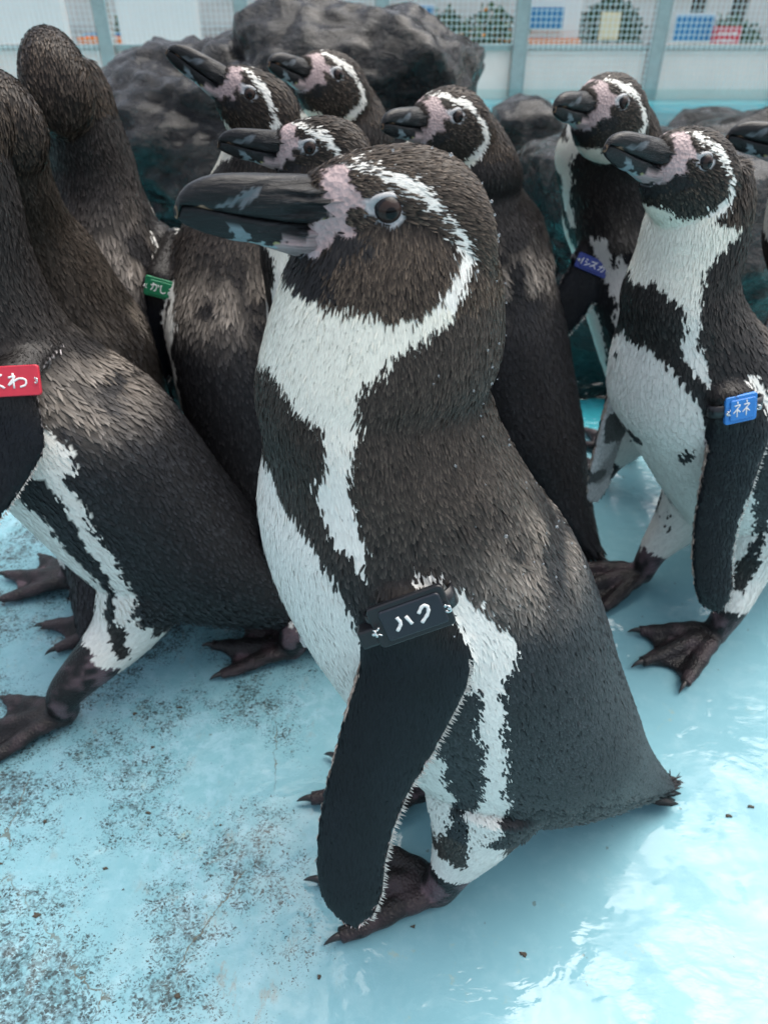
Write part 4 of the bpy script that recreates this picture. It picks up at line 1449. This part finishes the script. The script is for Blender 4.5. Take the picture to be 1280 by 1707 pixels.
I = place('penguin wearing the dark blue tag beside the flat topped rock', (1042, 172), .76, R(138), lean=-.12, neck=.0, h_yaw=R(86), h_pitch=R(2), h_scale=1.2, bill_len=.80, bill_h=.82, head_fwd=.02, neck_girth=1.15, neck_side=.075, seed=6.2, flip=[((.036, .072, .335), (.05, .40, -.75), (.743, .669, .2)), ((.0356, -.060, .339), (.10, -.15, -.95), (.957, .2, .115))], **kw)
G = place('farthest penguin, only its head showing against the long rock ridge', (566, 125), .86, R(150), h_pitch=R(12), h_yaw=R(74), h_scale=1.15, bill_len=.80, bill_h=.82, head_fwd=.02, neck_girth=1.3, seed=7.7, **kw)
E = place('penguin wearing the green tag, its bill pointing up to the left', (417, 158), .68, R(118), h_yaw=R(62), bill_h=.88, h_pitch=R(24), neck_side=-.055, flip=[((.030, .066, .345), (.0, .30, -.93), (.47, .88, .2)), ((.0356, -.060, .339), (.10, -.15, -.95), (.957, .2, .115))], scap=.45, scap_amt=1.3, dtip=(0.163,0.136,0.119), seed=8.3, **kw)
F = place('penguin with a level bill, its head half hidden behind the front bird', (517, 248), .57, R(168), lean=-.07, neck=.0, h_yaw=R(8), bill_len=.97, bill_h=.88, seed=9.3, girth=.92, voxel=.0026, feet=[(.075,.10,R(4),0),(.05,-.045,R(-8),0)], **kw)
K = place('penguin at the right edge, only its bill and a strip of breast in view', (1378, 235), .72, R(180), lean=-.5, girth=.85, seed=10.3, **kw)
D = place('tall penguin turned away, the highest head at upper left', (34, 95), .71, R(84), lean=.08, crease=.4, h_yaw=R(27), h_scale=1.12, neck_girth=.76, girth=.88, neck_side=-.012, throat=False, brow=False, scap=.4, scap_amt=1.2, tipamt=1.1, dtip=(.155,.142,.140), seed=11.3, **kw)
C = place('penguin seen from behind between the left edge and the tallest bird', (-58, 165), .58, R(160), girth=.84, crease=0, h_yaw=R(-34), lean=.28, neck=-.1, neck_side=.05, neck_girth=.8, throat=False, brow=False, dark=(.018,.0145,.012), dtip=(.20,.172,.15), seed=12.3, **kw)
B = make_penguin('walking penguin at left wearing the red tag, pale ruffled shoulder', (-.238,.505), R(190), crease=0, legwhite=.44, h_yaw=R(-45), lean=-.03, neck=.02, neck_girth=.82, neck_len=.05, scale=.93, scap=.40, scap_amt=1.2, tipamt=1.0, dtip=(.15,.14,.137), seed=13.3, h_scale=.95, flip=[((.010, .066, .366), (.42, .38, -.80), (.8, -.3, .4)), ((.0356, -.060, .339), (.10, -.15, -.95), (.957, .2, .115))],voxel=.0026, feet=[(.062,.075,R(0),0.0),(.02,-.045,R(-8),0)], **kw)
# ================================================================ wing tags
def strokes_mesh(strokes, w, h, r, z):
    V, Fq = [], []
    th = np.linspace(0, 2 * math.pi, 8, endpoint=False)
    for st in strokes:
        P = np.array([(x * w, y * h, z) for x, y in st], float)
        if len(P) > 2: P = catmull(P, len(P) * 5)
        else: P = np.array([P[0] + (P[1] - P[0]) * t for t in np.linspace(0, 1, 5)])
        T = unit(np.gradient(P, axis=0)); S = np.cross(T, np.array([0, 0, 1.]))
        rr = r * (1 + .12 * np.sin(np.arange(len(P)) * 1.7))
        rg = P[:, None] + rr[:, None, None] * (np.cos(th)[None, :, None] * S[:, None] + np.sin(th)[None, :, None] * np.array([0, 0, .45]))
        v, f = tube_mesh(rg)
        Fq += [tuple(int(i) + len(V) for i in x) for x in f]; V += [tuple(p) for p in v]
    return py_mesh('lettering', V, Fq)

def rounded_plate(w, h, t, rad, bev=.0006):
    pts = []
    for cx, cy, a0 in ((w / 2 - rad, h / 2 - rad, 0), (-w / 2 + rad, h / 2 - rad, 90), (-w / 2 + rad, -h / 2 + rad, 180), (w / 2 - rad, -h / 2 + rad, 270)):
        for a in np.linspace(a0, a0 + 90, 6): pts.append((cx + rad * math.cos(R(a)), cy + rad * math.sin(R(a))))
    P = np.array(pts); n = len(P)
    def lay(s, z):
        k = np.array([1 - 2 * s / w, 1 - 2 * s / h])
        return np.concatenate([P * k, np.full((n, 1), z)], 1)
    L = [lay(0, 0), lay(0, t - bev), lay(bev * .4, t - bev * .35), lay(bev, t)]
    v = np.vstack(L); f = [tuple(map(int, q)) for q in grid_faces(4, n)]
    f.append(tuple(range(n))[::-1]); f.append(tuple(range(3 * n, 4 * n)))
    me = py_mesh('plate', v, f, False)
    return me

M_INK = plain('white_marker_ink', (.82, .82, .80), .5, var=.06, scale=300)
M_WIRE = plain('steel_wire', (.75, .76, .76), .25, metal=.9, var=.1)
M_BLACKP = plain('black_plastic', (.010, .011, .014), .32, var=.3, scale=120, spec=.5)

def wing_tag(pg, k, label, mat, mat2, strokes, u0=.012, tilt=0.0, w=.034, h=.0185, off=.0065, buckle=False, inset=True, r=.00055, shift=0.0, band=None):
    root, d, ch, n = flipper_frame(pg, k)
    L = pg.flip_len
    le = float(np.interp(u0, FLIP_LEAD[:, 0], FLIP_LEAD[:, 1])); tr = float(np.interp(u0, FLIP_TRAIL[:, 0], FLIP_TRAIL[:, 1]))
    o = root + d * u0 * L + ch * ((le + tr) / 2 + shift) * L + n * off
    Y, Z = -d, n
    X = np.cross(Y, Z)
    M = Matrix(((X[0], Y[0], Z[0], o[0]), (X[1], Y[1], Z[1], o[1]), (X[2], Y[2], Z[2], o[2]), (0, 0, 0, 1))) @ Matrix.Rotation(tilt, 4, 'Z')
    bpy.context.view_layer.update()
    t = empty('wing_tag')
    t.matrix_world = pg.root.matrix_world @ M
    tag(t, label, 'wing tag', 'name tags on the flippers')
    pl = link('plate', rounded_plate(w, h, .0026, .0022), t, mat)
    top = .0026
    if inset:
        ip = link('name_plate', rounded_plate(w * .80, h * .74, .0011, .0016), pl, mat2)
        ip.location = (w * .03, 0, .00261)
        top = .0037
    lt = link('lettering', strokes_mesh(strokes, w * .40, h * .37, r, top + .0001), t, M_INK)
    # strap round the flipper
    th = np.linspace(0, 2 * math.pi, 40, endpoint=False)
    a, bq = (le - tr) / 2 * L + .0018, off + .0022
    sw = .0045
    ring = np.stack([a * np.sign(np.cos(th)) * np.abs(np.cos(th)) ** .7, 0 * th, -off + bq * np.sign(np.sin(th)) * np.abs(np.sin(th)) ** .7], -1)
    rin = ring * np.array([.94, 1, 1]); rin[:, 2] = -off + (ring[:, 2] + off) * .86
    rows = [ring + (0, sw, 0), ring - (0, sw, 0), rin - (0, sw, 0), rin + (0, sw, 0)]
    P = np.array(rows); nn = len(th)
    P[..., 2] -= .0004
    f = []
    for i in range(4):
        for j in range(nn): f.append((i * nn + j, i * nn + (j + 1) % nn, ((i + 1) % 4) * nn + (j + 1) % nn, ((i + 1) % 4) * nn + j))
    link('strap', py_mesh('strap', P.reshape(-1, 3), f), t, band or M_BLACKP)
    # twisted wire ends
    for s in (-1, 1):
        tt = np.linspace(0, 1, 40)
        x = s * (w * .43 + .0022 * np.sin(tt * 3.1))
        P = np.stack([x + .0007 * np.cos(tt * 19), h * .20 * (tt - .6) + .0006 * np.sin(tt * 19), top + .0008 + .0012 * np.sin(tt * 3.1) + .0004 * np.cos(tt * 19)], -1)
        T = unit(np.gradient(P, axis=0)); S = unit(np.cross(T, np.array([0, 0, 1.]))); U = np.cross(S, T)
        q = np.linspace(0, 2 * math.pi, 7, endpoint=False)
        rg = P[:, None] + .00042 * (np.cos(q)[None, :, None] * S[:, None] + np.sin(q)[None, :, None] * U[:, None])
        link('wire_twist', py_mesh('wire', *tube_mesh(rg)), t, M_WIRE)
    if buckle:
        bk = box_part('buckle', 0, 0, 0, .0085, .0090, .0085, M_BLACKP, t, bev=.0012)
        bk.location = (-w * .5 - .0035, -.0035, -.002)
    return t

HAKU = [[(-.40, .39), (-.36, -.05), (-.55, -.46)], [(-.13, .28), (-.03, -.32)], [(.27, .16), (.47, .52), (.61, .40), (.54, -.02), (.26, -.46)]]
NENE = []
for dx in (-.42, .30):
    NENE += [[(dx + .02, .85), (dx + .05, .60)], [(dx - .20, .45), (dx + .22, .48), (dx - .02, .10), (dx - .28, -.25)], [(dx + .02, .12), (dx + .02, -.65)], [(dx + .08, .02), (dx + .26, -.22)]]
FUKUWA = [[(-.95, .55), (-.80, .35)], [(-.88, .2), (-.72, -.1), (-.85, -.5), (-1.0, -.35)], [(-.62, .0), (-.52, -.35)], [(-.10, .62), (-.42, .05), (-.04, -.58)], [(.30, .70), (.30, -.65)], [(.12, .32), (.36, .38), (.10, -.35), (.48, .18), (.74, .05), (.72, -.38), (.52, -.55)]]
SHIZUKA = [[(-.85, .6), (-.90, -.55)], [(-.62, .62), (-.48, .48)], [(-.66, .20), (-.50, .05)], [(-.62, -.50), (-.25, .05)], [(-.18, .50), (.18, .52), (.0, .0), (-.22, -.40)], [(.02, .05), (.24, -.45)], [(.22, .75), (.26, .60)], [(.45, .22), (.84, .28), (.80, -.35), (.68, -.48)], [(.66, .62), (.60, .0), (.44, -.45)]]
KASHIO = [[(-.82, .25), (-.45, .38), (-.48, -.35), (-.60, -.45)], [(-.66, .62), (-.68, -.05), (-.80, -.45)], [(-.36, .45), (-.26, .18)], [(-.14, .55), (-.15, -.30), (.02, -.52), (.18, -.30)], [(.36, .28), (.70, .36)], [(.52, .62), (.52, -.45), (.36, -.38), (.42, -.12), (.70, -.02), (.78, -.28), (.66, -.48)], [(.78, .55), (.90, .35)]]

def plastic(name, c): return plain(name, c, .35, var=.14, scale=150, spec=.5, bump=.05)
M_TGREEN, M_TRED = plastic('green_plastic', (.008, .20, .085)), plastic('red_plastic', (.55, .030, .055))
M_TBLUE, M_TDBLUE = plastic('light_blue_plastic', (.035, .22, .62)), plastic('dark_blue_plastic', (.012, .035, .24))
M_SLATE = plastic('slate_plastic', (.013, .017, .026))
wing_tag(hero, 0, 'black wing tag lettered in white on the front penguin', M_BLACKP, M_SLATE, HAKU, u0=.009, tilt=R(29), w=.0345, h=.0200, buckle=True, r=.0008, off=.0085)
wing_tag(J, 0, 'light blue square wing tag on the penguin at right', M_TBLUE, M_TBLUE, NENE, u0=.012, w=.025, h=.0215, r=.0005)
wing_tag(I, 0, 'dark blue wing tag on the penguin in front of the flat rock', M_TDBLUE, M_TDBLUE, SHIZUKA, u0=.024, w=.040, h=.017, inset=True)
wing_tag(E, 0, 'green wing tag on the penguin whose bill points up', M_TGREEN, M_TGREEN, KASHIO, u0=.012, w=.036, h=.0185)
wing_tag(B, 0, 'red wing tag at the left edge of the view', M_TRED, M_TRED, FUKUWA, u0=.004, tilt=R(24), w=.046, h=.021, inset=False, r=.0007)

# ================================================================ small details
def grit():
    rng = np.random.default_rng(21)
    V, Fq = [], []
    spots = [(873, 1590), (295, 1660), (690, 1545), (1215, 1360), (1250, 1345), (815, 1432), (700, 1490), (530, 1628), (62, 1525), (250, 1355), (225, 1190), (75, 1370), (300, 1180)]
    n = 26
    for i in range(n):
        if i < len(spots):
            q = at_z(*spots[i], 0); sz = .0021
        else:
            q = np.array([rng.normal(-.26, .16), rng.uniform(.14, .62), 0]); sz = .0011 * (.5 + rng.random())
        m = 7
        a = np.sort(rng.uniform(0, 6.283, m)); rr = sz * (.5 + .8 * rng.random(m))
        i0 = len(V)
        for k in range(m): V.append((q[0] + rr[k] * math.cos(a[k]) * 1.5, q[1] + rr[k] * math.sin(a[k]), .0003))
        for k in range(m): V.append((q[0] + .7 * rr[k] * math.cos(a[k]) * 1.5, q[1] + .7 * rr[k] * math.sin(a[k]), .0006 + sz * .35))
        for k in range(m): Fq.append((i0 + k, i0 + (k + 1) % m, i0 + m + (k + 1) % m, i0 + m + k))
        Fq.append(tuple(range(i0 + m, i0 + 2 * m)))
    o = link('grit', py_mesh('grit', V, Fq, False), None, plain('dried_dirt', (.055, .045, .032), .8, var=.5, scale=300))
    tag(o, 'scattered dark crumbs of dirt and feather on the blue floor', 'grit', kind='stuff')
grit()

def drops(pg):
    """beads of water caught in the plumage of the front bird"""
    me = pg.body.data
    nv = len(me.vertices)
    co = np.zeros(nv * 3, np.float32); me.vertices.foreach_get('co', co); co = co.reshape(-1, 3)
    no = np.zeros(nv * 3, np.float32); me.vertices.foreach_get('normal', no); no = no.reshape(-1, 3)
    rng = np.random.default_rng(8)
    cand = np.where((co[:, 2] > .30) & (co[:, 0] < .03) & (no[:, 1] > .15))[0]
    pick = rng.choice(cand, 60)
    V, Fq = [], []
    for i in pick:
        r_ = .00035 + .00055 * rng.random() ** 2
        c = co[i] + no[i] * .0016
        i0 = len(V)
        for a in (-1, 1): V.append(tuple(c + np.array([0, 0, a * r_])))
        m = 8
        for lat in (-.5, .5):
            for k in range(m):
                an = 6.283 * k / m
                V.append(tuple(c + r_ * np.array([math.cos(an) * .87, math.sin(an) * .87, lat])))
        for k in range(m):
            k2 = (k + 1) % m
            Fq += [(i0, i0 + 2 + k2, i0 + 2 + k), (i0 + 1, i0 + 2 + m + k, i0 + 2 + m + k2), (i0 + 2 + k, i0 + 2 + k2, i0 + 2 + m + k2, i0 + 2 + m + k)]
    t = NT('water_bead'); t.set(color=(.9, .95, 1.0), rough=.03, trans=.9, ior=1.33)
    o = link('water_beads', py_mesh('water_beads', V, Fq), pg.root, t.m)
    o['kind'] = 'stuff'
drops(hero)
